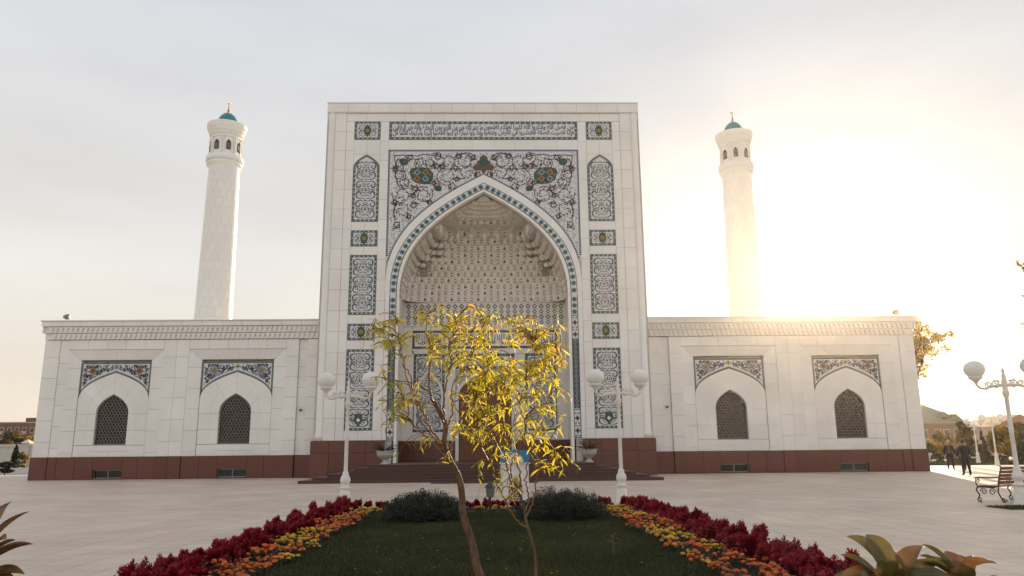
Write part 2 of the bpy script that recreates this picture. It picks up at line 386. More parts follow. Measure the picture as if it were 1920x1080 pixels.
def swell(pts, w0, w1):                     # ribbon that swells in the middle like a painted stroke
    n = len(pts); L = []; Rr = []
    for i, (x, z) in enumerate(pts):
        a = pts[max(0, i-1)]; b = pts[min(n-1, i+1)]; dx, dz = b[0]-a[0], b[1]-a[1]; l = math.hypot(dx, dz) or 1
        w = (w0+(w1-w0)*math.sin(PI*i/(n-1))**1.5)/2; L.append((x-dz/l*w, z+dx/l*w)); Rr.append((x+dz/l*w, z-dx/l*w))
    return [[L[i], L[i+1], Rr[i+1], Rr[i]] for i in range(n-1)]
def arabesque(cx, z0, w, h, unit, seed):
    """mirrored scrollwork filling a tall panel: stems, leaves, centre flowers"""
    r = random.Random(seed); n = max(1, round(h/unit)); u = h/n; st, lv, fl = [], [], []; hw = w/2
    for k in range(n):
        b = z0+k*u; S_ = lambda P, w0=.022, w1=.085: swell(curve2([(hw*x, b+u*z) for x, z in P]), w0, w1)
        st += S_([(.02, .03), (.30, .03), (.66, .05), (.90, .17), (.88, .33), (.66, .40), (.48, .33), (.50, .22), (.64, .22)])
        st += S_([(.02, .97), (.24, .90), (.56, .94), (.88, .86), (.93, .70), (.74, .60), (.54, .65), (.54, .77), (.68, .78)])
        st += S_([(.05, .38), (.22, .33), (.36, .42), (.34, .53), (.20, .55), (.14, .48)], .02, .06)
        st += S_([(.05, .62), (.22, .68), (.36, .62)], .02, .06); st += S_([(.93, .40), (.76, .47), (.58, .50), (.44, .56)], .02, .06)
        st += S_([(.06, .14), (.18, .20), (.32, .16), (.36, .10)], .02, .05); st += S_([(.06, .86), (.18, .78), (.32, .80)], .02, .05); st += S_([(.96, .52), (.84, .53), (.80, .47)], .02, .05)
        for (fx, fz) in ((.16, .08), (.44, .12), (.78, .10), (.96, .08), (.30, .25), (.72, .30), (.94, .26), (.10, .28), (.48, .45), (.70, .54), (.88, .58), (.28, .60), (.44, .70), (.70, .70), (.14, .72), (.36, .86), (.72, .88), (.95, .94), (.46, .99), (.22, .46), (.60, .30), (.62, .68), (.90, .44), (.10, .92), (.82, .76), (.42, .28)):
            l = r.uniform(.06, .11); lv.append(leaf2(hw*fx, b+u*fz, r.uniform(0, 6.28), l, l*.6))
        fl.append(star(0, b+u*.47, u*.075, 4, .62)); fl.append(ngon(0, b+u*.22, u*.045, 4, 0, .8, 1.2)); fl.append(star(0, b+u*.74, u*.06, 4, .5)); fl.append(leaf2(0, b+u*.52, PI/2, u*.12, u*.06)); fl.append(leaf2(0, b+u*.98, -PI/2, u*.1, u*.07))
    sh = lambda P: [[(min(max(x, -hw), hw)+cx, min(max(z, z0), z0+h)) for x, z in p] for p in P]
    return sh(st+[[(-x, z) for x, z in reversed(p)] for p in st]), sh(lv+[[(-x, z) for x, z in reversed(p)] for p in lv]), sh(fl)
def tile_panel(x0, x1, z0, z1, y, seed, square=False, pointed=None, m_border='orn_border', par=mosque, vase=False):
    x0, x1 = min(x0, x1), max(x0, x1); cx = (x0+x1)/2; w = x1-x0; bw = .15
    if pointed is None:
        outer = rect(x0, x1, z0, z1); inner = rect(x0+bw, x1-bw, z0+bw, z1-bw)
        po = MB().prism(outer, y, y+.05)
    else:
        zs = pointed; aw = arch(w/2, zs, z1-zs, 12, cx, .5); outer = [(x1, z0)]+[(x0, z0)][:0]+list(reversed(aw))+[(x0, z0)]
        ai = arch(w/2-bw, zs, z1-zs-bw*1.15, 12, cx, .5); inner = [(x1-bw, z0+bw)]+list(reversed(ai))+[(x0+bw, z0+bw)]
        po = MB().prism(outer, y, y+.05)
    p = po.build('tile_panel', 'ceramic', par)
    MB().flat(border_frame(outer, inner), y-.003).build('border', m_border, p, recalc=False)
    dk, lt = border_motifs(x0, x1, z0, (z1 if pointed is None else pointed), bw, .30)
    if pointed is not None:
        dk = [q for q in dk if max(z for _, z in q) < pointed-.1]; lt = [q for q in lt if max(z for _, z in q) < pointed-.1]
    MB().flat(dk, y-.006, 0).flat(lt, y-.006, 1).build('border_motifs', ['orn_teal', 'marble_white'], p, recalc=False)
    iz0, iz1 = z0+bw+.05, (z1 if pointed is None else z1-.25)-bw-.05; iw = w-2*bw-.08
    if square:
        st, lv = [], []
        for sx in (0, 1):
            for sz in (0, 1):
                cxx, czz = iw*.30, (iz1-iz0)*.25
                P = ribbon(spiral(cxx, czz, .05, (iz1-iz0)*.23, .4, -1.4, 18), .03, .045)+[leaf2(cxx+.28*math.cos(a)*iw*.7, czz+.2*math.sin(a), a+1, .16, .08) for a in np.arange(0, 6.2, .8)]
                P += [leaf2(iw*.10, (iz1-iz0)*.4, .6, .16, .08), leaf2(iw*.46, .1, 2.4, .15, .07), leaf2(.1, .06, .4, .16, .07)]
                P = [[(x, min(max(z, .0), (iz1-iz0)*.5)) for x, z in q] for q in P]
                fx = 1 if sx else -1
                lv += [[(cx+fx*min(x, iw/2), ((iz0+iz1)/2+z*(1 if sz else -1))) for x, z in q] for q in P]
        MB().flat(lv, y-.006).build('scrollwork', 'orn_dark', p, recalc=False)
        cz = (iz0+iz1)/2
        MB().flat([ngon(cx, cz, .30, 12, 0, .85, 1.15)], y-.009, 0).flat([star(cx, cz, .2, 6, .5)], y-.012, 1).flat([leaf2(cx, cz+.3, PI/2, .18, .12), leaf2(cx, cz-.3, -PI/2, .18, .12)], y-.009, 0).build('medallion', ['orn_green', 'orn_gold'], p, recalc=False)
    else:
        st, lv, fl = arabesque(cx, iz0, iw, iz1-iz0, 1.2, seed)
        MB().flat(st, y-.006).build('scrollwork', 'orn_dark', p, recalc=False)
        MB().flat(lv, y-.0085).build('leaves', 'orn_dark', p, recalc=False)
        MB().flat(fl, y-.011).build('flowers', 'orn_brown', p, recalc=False)
        if vase:
            zz = z0+.25
            MB().flat([[(cx-.12, zz), (cx+.12, zz), (cx+.08, zz+.1), (cx+.3, zz+.35), (cx+.18, zz+.55), (cx+.32, zz+.72), (cx-.32, zz+.72), (cx-.18, zz+.55), (cx-.3, zz+.35), (cx-.08, zz+.1)]], y-.014, 0).flat([star(cx, zz+.36, .14, 4, .6)], y-.017, 1).build('vase', ['orn_green', 'marble_white'], p, recalc=False)
    return p

# ---- portal cladding ---------------------------------------------------
ZR = [2.18+1.325*i for i in range(16)]+[23.38]
for s in (-1, 1):
    X = lambda v: PX+s*v
    rows(ZR, X(9.0), X(9.72), YP-.03, .12)
    rows(ZR[:-1]+[22.78], X(8.47), X(9.0), YP, .08)
    rows([2.18, 2.77]+[2.77+1.33*i for i in range(1, 15)]+[22.78], X(6.2), X(6.76), YP, .08)
    # fillers above, between and below the tile panels
    for z0, z1 in ((2.18, 2.77), (7.7, 8.26), (9.3, 9.86), (13.71, 14.27), (15.33, 15.9), (20.5, 21.5)):
        cell('wall_panel', X(6.76), X(7.615), z0, z1, YP, .08); cell('wall_panel', X(7.615), X(8.47), z0, z1, YP, .08)
    # wall left beside the pointed head of the panel
    aw = arch(.85, 19.58, .9, 10, X(7.615), .5); k = len(aw)//2
    poly_piece('wall_panel', aw[:k+1]+[(X(7.615), 20.49), (X(7.615)-.85, 20.49)], YP, YP+.06, 'marble')
    poly_piece('wall_panel', aw[k:]+[(X(7.615)+.85, 20.49), (X(7.615), 20.49)], YP, YP+.06, 'marble')
    for z0, z1, sq, pt, va in ((21.5, 22.78, 1, None, 0), (15.9, 20.48, 0, 19.58, 0), (14.27, 15.33, 1, None, 0), (9.86, 13.71, 0, None, 0), (8.26, 9.3, 1, None, 0), (2.77, 7.7, 0, None, 1)):
        tile_panel(X(6.78), X(8.45), z0+.01, z1-.01, YP-.012, int(z0*10), bool(sq), pt, vase=bool(va))
    # engaged corner column, base and cap
    c = MB().lathe([(.001, 2.18), (.34, 2.18), (.34, 2.5), (.29, 2.6), (.29, 22.7), (.31, 22.9), (.36, 23.36), (.001, 23.36)], 20, (X(9.95), YP+.24, 0))
    c.build('corner_column', 'marble_white', mosque, True)
    # granite plinth blocks of the portal
    e = [5.98, 7.1, 8.2, 9.3, 10.42]
    for q in range(4): cell('granite_slab', X(e[q]), X(e[q+1]), 0, 1.45, YP-.09, .2, 'granite', g=.006); cell('granite_slab', X(e[q]), X(e[q+1]), 1.45, 2.18, YP-.09, .2, 'granite', g=.006)
    for yy in (0,):
        a, b = sorted((X(10.30), X(10.42))); MB().box(a, b, YP+.12, 0, 0, 2.178).build('granite_slab', 'granite', mosque)
    a, b = sorted((X(10.27), X(10.30))); MB().box(a, b, YP+.5, 12, 2.18, 23.4).build('side_cladding', 'marble', mosque)
# top: parapet with small cornice, upper rows
for i in range(14):
    x0 = PX-8.99+i*(17.98/14); cell('wall_panel', x0, x0+17.98/14, 22.79, 23.36, YP, .08)
for i in range(15):
    x0 = PX-10.27+i*(20.54/15); cell('parapet_panel', x0, x0+20.54/15, 23.4, 24.02, YP-.12, .3)
MB().box(PX-10.3, PX+10.3, YP-.15, YP+.4, 24.02, 24.1).box(PX-10.28, PX+10.28, YP-.1, 12, 23.37, 23.395).box(PX-10.25, PX+10.25, YP+.2, 12, 23.5, 24.0).build('parapet_cap', 'marble_white', mosque)
for i in range(9):
    x0 = PX-6.2+i*(12.4/9); cell('wall_panel', x0, x0+12.4/9, 20.8, 21.49, YP, .08)

# ---- inscription over the arch
def shape_arabic(t):
    F = {'ا': (0xFE8D, 0xFE8E, 0, 0), 'أ': (0xFE83, 0xFE84, 0, 0), 'إ': (0xFE87, 0xFE88, 0, 0), 'آ': (0xFE81, 0xFE82, 0, 0), 'ب': (0xFE8F, 0xFE90, 0xFE91, 0xFE92), 'ت': (0xFE95, 0xFE96, 0xFE97, 0xFE98), 'ة': (0xFE93, 0xFE94, 0, 0),
         'ث': (0xFE99, 0xFE9A, 0xFE9B, 0xFE9C), 'ج': (0xFE9D, 0xFE9E, 0xFE9F, 0xFEA0), 'ح': (0xFEA1, 0xFEA2, 0xFEA3, 0xFEA4), 'خ': (0xFEA5, 0xFEA6, 0xFEA7, 0xFEA8), 'د': (0xFEA9, 0xFEAA, 0, 0), 'ذ': (0xFEAB, 0xFEAC, 0, 0),
         'ر': (0xFEAD, 0xFEAE, 0, 0), 'ز': (0xFEAF, 0xFEB0, 0, 0), 'س': (0xFEB1, 0xFEB2, 0xFEB3, 0xFEB4), 'ش': (0xFEB5, 0xFEB6, 0xFEB7, 0xFEB8), 'ص': (0xFEB9, 0xFEBA, 0xFEBB, 0xFEBC), 'ض': (0xFEBD, 0xFEBE, 0xFEBF, 0xFEC0),
         'ع': (0xFEC9, 0xFECA, 0xFECB, 0xFECC), 'غ': (0xFECD, 0xFECE, 0xFECF, 0xFED0), 'ف': (0xFED1, 0xFED2, 0xFED3, 0xFED4), 'ق': (0xFED5, 0xFED6, 0xFED7, 0xFED8), 'ك': (0xFED9, 0xFEDA, 0xFEDB, 0xFEDC), 'ل': (0xFEDD, 0xFEDE, 0xFEDF, 0xFEE0),
         'م': (0xFEE1, 0xFEE2, 0xFEE3, 0xFEE4), 'ن': (0xFEE5, 0xFEE6, 0xFEE7, 0xFEE8), 'ه': (0xFEE9, 0xFEEA, 0xFEEB, 0xFEEC), 'و': (0xFEED, 0xFEEE, 0, 0), 'ئ': (0xFE89, 0xFE8A, 0xFE8B, 0xFE8C), 'ي': (0xFEF1, 0xFEF2, 0xFEF3, 0xFEF4)}
    out = []
    for w in t.split():
        for i, ch in enumerate(w):
            f = F[ch]; pj = i > 0 and F[w[i-1]][2] != 0; nj = i < len(w)-1 and f[2] != 0
            out.append(chr(f[3] if pj and nj else f[1] if pj else f[2] if nj else f[0]))
        out.append(' ')
    return ''.join(reversed(out)).strip()
def text_mesh(body):
    c = bpy.data.curves.new('lettering', 'FONT'); c.body = body; c.resolution_u = 2; c.size = 1; c.offset = .03
    o = bpy.data.objects.new('lettering', c); COL.objects.link(o)
    me = bpy.data.meshes.new_from_object(o.evaluated_get(bpy.context.evaluated_depsgraph_get()))
    bpy.data.objects.remove(o); return me
ix0, ix1, iz0, iz1 = PX-6.18, PX+6.18, 21.5, 22.78; yi = YP-.012
ip = MB().box(ix0, ix1, yi, yi+.05, iz0+.01, iz1-.01).build('inscription_panel', 'ceramic', mosque)
MB().flat(border_frame(rect(ix0, ix1, iz0+.01, iz1-.01), rect(ix0+.17, ix1-.17, iz0+.18, iz1-.18)), yi-.003).build('border', 'orn_border', ip, recalc=False)
dk, lt = border_motifs(ix0, ix1, iz0+.01, iz1-.01, .17, .34)
MB().flat(dk, yi-.006, 0).flat(lt, yi-.006, 1).build('border_motifs', ['orn_teal', 'marble_white'], ip, recalc=False)
LINE1 = 'فإذا قضيت الصلاة فانتشروا في الأرض وابتغوا من فضل الله واذكروا الله كثيرا لعلكم تفلحون'
LINE2 = 'وإذا رأوا تجارة أو لهوا انفضوا إليها وتركوك قائما قل ما عند الله خير من اللهو ومن التجارة والله خير الرازقين'
def lettering(body, x0, x1, z0, z1, y, m, par):
    me = text_mesh(body); n = len(me.vertices); co = np.zeros(n*3); me.vertices.foreach_get('co', co); co = co.reshape(-1, 3)
    a, b = co.min(0), co.max(0); q = np.zeros_like(co)
    q[:, 0] = x0+(co[:, 0]-a[0])/(b[0]-a[0])*(x1-x0); q[:, 2] = z0+(co[:, 1]-a[1])/(b[1]-a[1])*(z1-z0); q[:, 1] = y
    me.vertices.foreach_set('co', q.ravel()); me.materials.clear(); me.materials.append(M[m]); me.update()
    return newobj('lettering', me, par)
try:
    w1, w2 = LINE1.split(), LINE2.split()
    mid = PX
    zl, zm, zh = iz0+.19, (iz0+iz1)/2, iz1-.19
    for ws, xa, xb in ((w1, PX+.04, ix1-.22), (w2, ix0+.22, PX-.04)):
        k = len(ws)//2
        lettering(shape_arabic(' '.join(ws[:k])), xa, xb, zl, zm+.12, yi-.006, 'orn_dark', ip)
        lettering(shape_arabic(' '.join(ws[k:])), xa, xb, zm-.08, zh, yi-.0075, 'orn_dark', ip)
except Exception as e:
    print('lettering failed', e)

# ---- spandrel over the great arch
sxw = 6.2; OA = (6.2, 11.5, 7.56)
sp_y = YP-.012; ztop = 20.79
oa = arch(OA[0], OA[1], OA[2], 40, PX)
oa = [q for q in oa if q[1] > 13.25]
spoly = [(PX-sxw, oa[0][1])]+oa+[(PX+sxw, oa[-1][1]), (PX+sxw, ztop), (PX-sxw, ztop)]
sp = MB()
mid = len(oa)//2
sp.prism(oa[:mid+1]+[(PX, ztop), (PX-sxw, ztop), (PX-sxw, oa[0][1])], sp_y, sp_y+.05)
sp.prism(oa[mid:]+[(PX+sxw, oa[-1][1]), (PX+sxw, ztop), (PX, ztop)], sp_y, sp_y+.05)
sp = sp.build('spandrel_panel', 'ceramic', mosque)
zig = []
def zigrun(pts, inward, pitch=.135, h=.15):
    acc = [0]
    for i in range(1, len(pts)): acc.append(acc[-1]+math.hypot(pts[i][0]-pts[i-1][0], pts[i][1]-pts[i-1][1]))
    n = int(acc[-1]/pitch)
    def pt(d):
        for i in range(1, len(acc)):
            if acc[i] >= d: f = (d-acc[i-1])/max(1e-9, acc[i]-acc[i-1]); return (pts[i-1][0]+(pts[i][0]-pts[i-1][0])*f, pts[i-1][1]+(pts[i][1]-pts[i-1][1])*f)
        return pts[-1]
    for i in range(n):
        a, b, = pt(i*pitch), pt((i+1)*pitch); m = ((a[0]+b[0])/2, (a[1]+b[1])/2); l = math.hypot(b[0]-a[0], b[1]-a[1]) or 1
        nx_, nz_ = -(b[1]-a[1])/l*inward, (b[0]-a[0])/l*inward
        zig.append([a, b, (b[0]+nx_*.045, b[1]+nz_*.045), (a[0]+nx_*.045, a[1]+nz_*.045)])
        zig.append(ngon(m[0]+nx_*.085, m[1]+nz_*.085, .052, 5)); 
zigrun([(PX-sxw, ztop), (PX+sxw, ztop)], -1); zigrun([(PX-sxw+.0, 13.6), (PX-sxw, ztop)], -1); zigrun([(PX+sxw, ztop), (PX+sxw, 13.6)], -1); zigrun(oa, 1)
MB().flat(zig, sp_y-.004).build('border', 'orn_blue', sp, recalc=False)
def Z6(zx, zy): q = at(720+zx/5.143, 270+zy/5.143, YP); return (q[0], q[2])
SPIR = [(445, 185, 55, 1), (620, 170, 80, -1), (790, 165, 88, -1), (605, 315, 95, 1), (800, 280, 78, -1), (205, 375, 62, 1), (170, 490, 85, -1), (385, 490, 82, 1), (175, 640, 82, 1), (150, 300, 60, -1), (345, 180, 50, 1), (905, 300, 34, 1), (150, 190, 48, -1), (520, 120, 40, 1), (660, 410, 40, 1), (120, 780, 36, -1), (290, 590, 34, -1), (500, 215, 36, 1), (560, 220, 30, -1), (690, 230, 30, 1), (720, 120, 30, 1), (250, 130, 34, -1), (110, 250, 30, 1), (300, 430, 34, -1), (105, 560, 26, -1), (440, 560, 26, 1), (860, 130, 26, 1), (280, 500, 26, 1), (240, 700, 24, 1), (700, 340, 24, -1), (480, 380, 24, 1)]
red = []; dots_t, dots_b, fleck = [], [], []
for zx, zy, r_, dr in SPIR:
    c = Z6(zx, zy); rr = r_*1.15/5.143*46.6/FPX
    ph = random.uniform(0, 6.28)
    P = spiral(c[0], c[1], rr*.12, rr, ph, 1.6*dr, 34); red += mirror(ribbon(P, .028, .05), PX)
    red += mirror([leaf2(P[i][0], P[i][1], math.atan2(P[i][1]-c[1], P[i][0]-c[0])+.6*dr, .17, .09) for i in range(8, 35, 5)], PX)
    for i in range(6, 34, 5):
        a = math.atan2(P[i][1]-c[1], P[i][0]-c[0]); q = ngon(c[0]+math.cos(a)*rr*.62, c[1]+math.sin(a)*rr*.62, .06, 6)
        (dots_t if i % 2 else dots_b).extend(mirror([q], PX))
for A, B, C in (((110, 210), (95, 330), (150, 420)), ((120, 560), (80, 660), (110, 740)), ((250, 440), (330, 400), (420, 420)), ((880, 190), (870, 240), (900, 270)), ((330, 110), (430, 90), (560, 130)), ((700, 100), (760, 90), (830, 100)), ((500, 330), (540, 380), (600, 400)), ((700, 330), (740, 330), (780, 340)), ((100, 115), (200, 100), (340, 120)), ((105, 120), (100, 180), (130, 240))):
    p0, p1, p2 = Z6(*A), Z6(*B), Z6(*C)
    red += mirror(ribbon([((1-t)**2*p0[0]+2*t*(1-t)*p1[0]+t*t*p2[0], (1-t)**2*p0[1]+2*t*(1-t)*p1[1]+t*t*p2[1]) for t in np.linspace(0, 1, 10)], .06), PX)
def in_sp(x, z, m=.2): return abs(x-PX) < sxw-m and z < ztop-m and z > arch_z(x-PX, *OA)+m*1.1
cnt = 0
while cnt < 1700:
    x = PX-random.uniform(0, sxw); z = random.uniform(13.5, ztop)
    if not in_sp(x, z): continue
    cnt += 1; l = random.uniform(.05, .10); q = leaf2(x, z, random.uniform(0, 6.28), l, l*.55)
    k = random.random(); (fleck if k < .34 else dots_t if k < .68 else dots_b).extend(mirror([q], PX))
red = [p for p in red if all(in_sp(x, z, .1) for x, z in p)]
MB().flat(fleck, sp_y-.004, 0).flat(dots_t, sp_y-.0055, 1).flat(dots_b, sp_y-.0055, 2).build('flecks', ['orn_red', 'orn_teal', 'orn_blue'], sp, recalc=False)
MB().flat(red, sp_y-.008).build('scrollwork', 'orn_red', sp, recalc=False)
def med(name, zx, zy, rx, rz, m, right=False, extra=True):
    c = Z6(zx, zy); s_ = 46.6/FPX/5.143; x = c[0] if not right else 2*PX-c[0]; z = c[1]; sg = -1 if right else 1
    pts = [(-1, .35), (-.85, .8), (-.4, .92), (.1, .95), (.6, .8), (1, .25), (.98, -.4), (.75, -.95), (.3, -.98), (-.3, -.9), (-.75, -.55)]
    mb = MB().flat([[(x+sg*u*rx*s_, z+v*rz*s_) for u, v in pts]], sp_y-.012, 0)
    if extra:
        for du, dv, mi in ((-.35, .35, 1), (.35, .35, 2), (.35, -.35, 1), (-.35, -.35, 2)):
            cx_, cz_ = x+du*rx*s_, z+dv*rz*s_
            mb.flat([ngon(cx_, cz_, .23, 4, 0)], sp_y-.015, mi).flat([ngon(cx_, cz_, .12, 4, 0)], sp_y-.018, 3)
        for k in range(14): a = k*PI/7; mb.flat([leaf2(x+math.cos(a)*rx*s_*.62, z+math.sin(a)*rz*s_*.62, a+.5, .26, .1)], sp_y-.014, 4 if k % 2 else 2)
    rq = random.Random(int(zx))
    for k in range(70 if extra else 16):
        a_, q_ = rq.uniform(0, 6.28), rq.uniform(.2, .86)**.7; l_ = rq.uniform(.1, .22)
        mb.flat([leaf2(x+math.cos(a_)*q_*rx*s_*.85, z+math.sin(a_)*q_*rz*s_*.8, rq.uniform(0, 6.28), l_, l_*.4)], sp_y-.0135, rq.choice((4, 4, 5, 2)))
    return mb.build(name, [m, 'orn_sky', 'orn_gold', 'orn_red', 'orn_teal', 'orn_dark'], sp, recalc=False)
for rgt in (False, True):
    med('medallion', 360, 305, 122, 95, 'orn_green', rgt); med('medallion', 190, 172, 46, 38, 'orn_teal', rgt, False); med('medallion', 518, 428, 40, 34, 'orn_green', rgt, False)
c = Z6(953, 190)
MB().flat([[(PX+.62*u, c[1]+.62*v) for u, v in ((0, -1.25), (.3, -.75), (.85, -.75), (1.15, -.35), (.75, -.1), (.72, .25), (.45, .35), (.4, .75), (0, 1), (-.4, .75), (-.45, .35), (-.72, .25), (-.75, -.1), (-1.15, -.35), (-.85, -.75), (-.3, -.75))]], sp_y-.012, 0).flat([ngon(PX, c[1]+.1, .3, 8)], sp_y-.015, 1).build('palmette', ['orn_brown', 'orn_green'], sp, recalc=False)

# ---- archivolt: white voussoirs, tile band, inner moulding
B1 = (5.9, 11.3, 7.22); B2 = (5.47, 11.1, 6.98); B3 = (5.3, 11.0, 6.93)
def ring(name, A, B, y0, y1, n, m, foot=None, g=.012):
    a = arch(*A, 48, PX); b = arch(*B, 48, PX); k = len(a)-1
    for i in range(n):
        i0, i1 = round(k*i/n), round(k*(i+1)/n); pa = a[i0:i1+1]; pb = b[i0:i1+1]
        poly_piece(name, pa+list(reversed(pb)), y0, y1, m)
ring('voussoir', OA, B1, YP-.03, YP+.25, 14, 'marble_white')
band = MB(); a = arch(*B1, 48, PX); b = arch(*B2, 48, PX)
band.prism(a+list(reversed(b)), YP-.015, YP+.2)
for s in (-1, 1): poly_piece('voussoir', [(PX+s*5.9, 11.29), (PX+s*6.2, 11.29), (PX+s*6.2, 11.497), (PX+s*5.9, 11.297)], YP-.03, YP+.25, 'marble_white')
ring('arch_moulding', B2, B3, YP+.02, YP+.5, 14, 'plaster')
band = band.build('tile_band', 'ceramic', mosque)
c1 = arch((B1[0]+B2[0])/2, 11.2, 7.1, 200, PX)
acc = 0; dts = []; zz1 = []; base = []; last = c1[0]; nxt = .1
A_, B_ = arch(*B1, 200, PX), arch(*B2, 200, PX)
for i in range(len(A_)-1):
    base.append([A_[i], A_[i+1], (A_[i+1][0]*.91+B_[i+1][0]*.09, A_[i+1][1]*.91+B_[i+1][1]*.09), (A_[i][0]*.91+B_[i][0]*.09, A_[i][1]*.91+B_[i][1]*.09)])
    base.append([B_[i], B_[i+1], (B_[i+1][0]*.88+A_[i+1][0]*.12, B_[i+1][1]*.88+A_[i+1][1]*.12), (B_[i][0]*.88+A_[i][0]*.12, B_[i][1]*.88+A_[i][1]*.12)])
def run_motif(pts):
    acc = [0]
    for i in range(1, len(pts)): acc.append(acc[-1]+math.hypot(pts[i][0]-pts[i-1][0], pts[i][1]-pts[i-1][1]))
    n = round(acc[-1]/.42)
    for k in range(n):
        d_ = (k+.5)*acc[-1]/n
        for i in range(1, len(acc)):
            if acc[i] >= d_:
                x, z = pts[i]; dts.append(ngon(x, z, .115, 8)); zz1.append(star(x, z, .19, 8, .8)); break
run_motif(c1)
for s in (-1, 1): run_motif([(PX+s*5.69, 9.78+.05*q) for q in range(24)])
MB().flat(base, YP-.018, 0).flat(zz1, YP-.019, 1).flat(dts, YP-.022, 0).build('band_stars', ['orn_teal', 'orn_sky'], band, recalc=False)
for s in (-1, 1):
    x0, x1 = sorted((PX+s*5.475, PX+s*5.9)); 
    jz = [11.3, 11.1] if s < 0 else [11.1, 11.3]; j = MB().prism([(x0, 2.18), (x1, 2.18), (x1, jz[1]-.003), (x0, jz[0]-.003)], YP-.015, YP+.2).build('jamb_band', 'ceramic', mosque)
    mb = MB(); mb.flat([rect(x0, x0+.04, 2.2, 11.08), rect(x1-.04, x1, 2.2, 11.08)], YP-.018, 0)
    cx = (x0+x1)/2
    mb.flat([rect(x0+.04, x1-.04, 4.0, 8.2)], YP-.0185, 0)
    for k in range(14): mb.flat([ngon(cx, 4.15+.3*k, .14, 4, 0, .8, 1.1)], YP-.0215, 1); mb.flat([ngon(cx, 4.15+.3*k, .06, 6)], YP-.0235, 2)
    for zc_ in (2.65, 3.4, 8.55, 9.3): mb.flat([star(cx, zc_, .2, 4, .5)], YP-.0215, 3); mb.flat(mirror([leaf2(cx+.03, zc_+.25, .6, .18, .09), leaf2(cx+.03, zc_-.25, -.6, .18, .09)], cx), YP-.0215, 0)
    for zz in (2.22, 3.9, 8.22, 9.7): mb.flat([rect(x0+.04, x1-.04, zz, zz+.06)], YP-.02, 0)
    mb.build('band_motifs', ['orn_dark', 'orn_sky', 'orn_brown', 'orn_red'], j, recalc=False)
    x0, x1 = sorted((PX+s*5.91, PX+s*6.19)); 
    for q in range(8): cell('wall_panel', x0, x1, 2.18+q*1.138, 2.18+(q+1)*1.138, YP-.03, .2, 'marble_white')
    x0, x1 = sorted((PX+s*5.3, PX+s*5.47)); MB().box(x0, x1, YP+.02, YP+.5, .84, 11.05).build('jamb_moulding', 'plaster', mosque)
    # niche side wall panels (reveal)
    for q in range(7):
        for w_ in range(3):
            y0 = YP+.95+w_*1.42; xx = PX+s*5.56; a_, b_ = sorted((xx, PX+s*5.60)); MB().box(a_, b_, y0+.012, y0+1.41, 2.2+q*1.4, 2.2+(q+1)*1.4-.02).build('niche_panel', 'marble', mosque)
    a_, b_ = sorted((PX+s*5.54, PX+s*5.6)); MB().box(a_, b_, YP+.5, 4, .84, 2.18).build('granite_slab', 'granite', mosque)
    a_, b_ = sorted((PX+s*5.3, PX+s*5.57)); MB().box(a_, b_, YP+.5, YP+.94, .84, 11.2).build('niche_pier', 'marble', mosque)

# ---- niche back wall (y = 4)
YB = 4.0
cell('granite_slab', PX-HWN, PX-2.0, .84, 2.18, YB-.08, .08, 'granite', g=.006); cell('granite_slab', PX+2.0, PX+HWN, .84, 2.18, YB-.08, .08, 'granite', g=.006)
for x0, x1, z0, z1 in [(-5.58, -4.88, 2.18, 5.2), (-5.58, -4.88, 5.2, 8.25), (4.88, 5.58, 2.18, 5.2), (4.88, 5.58, 5.2, 8.25), (-2.75, -2.02, 2.18, 5.2), (-2.75, -2.02, 5.2, 8.0), (2.02, 2.75, 2.18, 5.2), (2.02, 2.75, 5.2, 8.0), (-4.88, -2.75, 2.18, 2.75), (2.75, 4.88, 2.18, 2.75),
                       (-5.58, -5.0, 8.25, 9.9), (5.0, 5.58, 8.25, 9.9)]+[(-5+i*1.25, -3.75+i*1.25, 8.02, 8.38) for i in range(8)]+[(-5+i*1.25, -3.75+i*1.25, 9.64, 9.92) for i in range(8)]:
    cell('niche_panel', PX+x0, PX+x1, z0, z1, YB-.04, .05, 'marble')
for s in (-1, 1):                        # tiled blind arches beside the door
    x0, x1 = sorted((PX+s*2.78, PX+s*4.86)); cx = (x0+x1)/2
    p = tile_panel(x0, x1, 2.77, 8.0, YB-.05, 5+s, m_border='orn_dark')
    ao = arch(.98, 5.2, 1.75, 16, cx, .5); ai = arch(.84, 5.2, 1.5, 16, cx, .5)
    MB().prism([(cx-.98, 2.95)]+ao+[(cx+.98, 2.95), (cx+.84, 2.95)]+list(reversed(ai))+[(cx-.84, 2.95)], YB-.11, YB-.052).build('arch_frame', 'marble_white', p)
# inscription band in the niche: a close weave of tall strokes
p = MB().box(PX-4.98, PX+4.98, YB-.05, YB, 8.4, 9.62).build('inscription_panel', 'marble_white', mosque)
MB().flat(border_frame(rect(PX-4.98, PX+4.98, 8.4, 9.62), rect(PX-4.84, PX+4.84, 8.54, 9.48)), YB-.054).build('border', 'orn_dark', p, recalc=False)
st = []
x = PX-4.75
while x < PX+4.72:
    st.append(rect(x, x+.045, 8.75+random.uniform(-.05, .25), 9.42)); 
    if random.random() < .7: st += ribbon(spiral(x+.1, 8.78, .02, random.uniform(.08, .16), random.uniform(0, 6), random.choice((-.9, .9)), 9), .04)
    x += random.uniform(.09, .2)
st = [q for q in st if all(8.56 < z < 9.46 and abs(x-PX) < 4.82 for x, z in q)]
MB().flat(st, YB-.056).build('calligraphy', 'orn_dark', p, recalc=False)
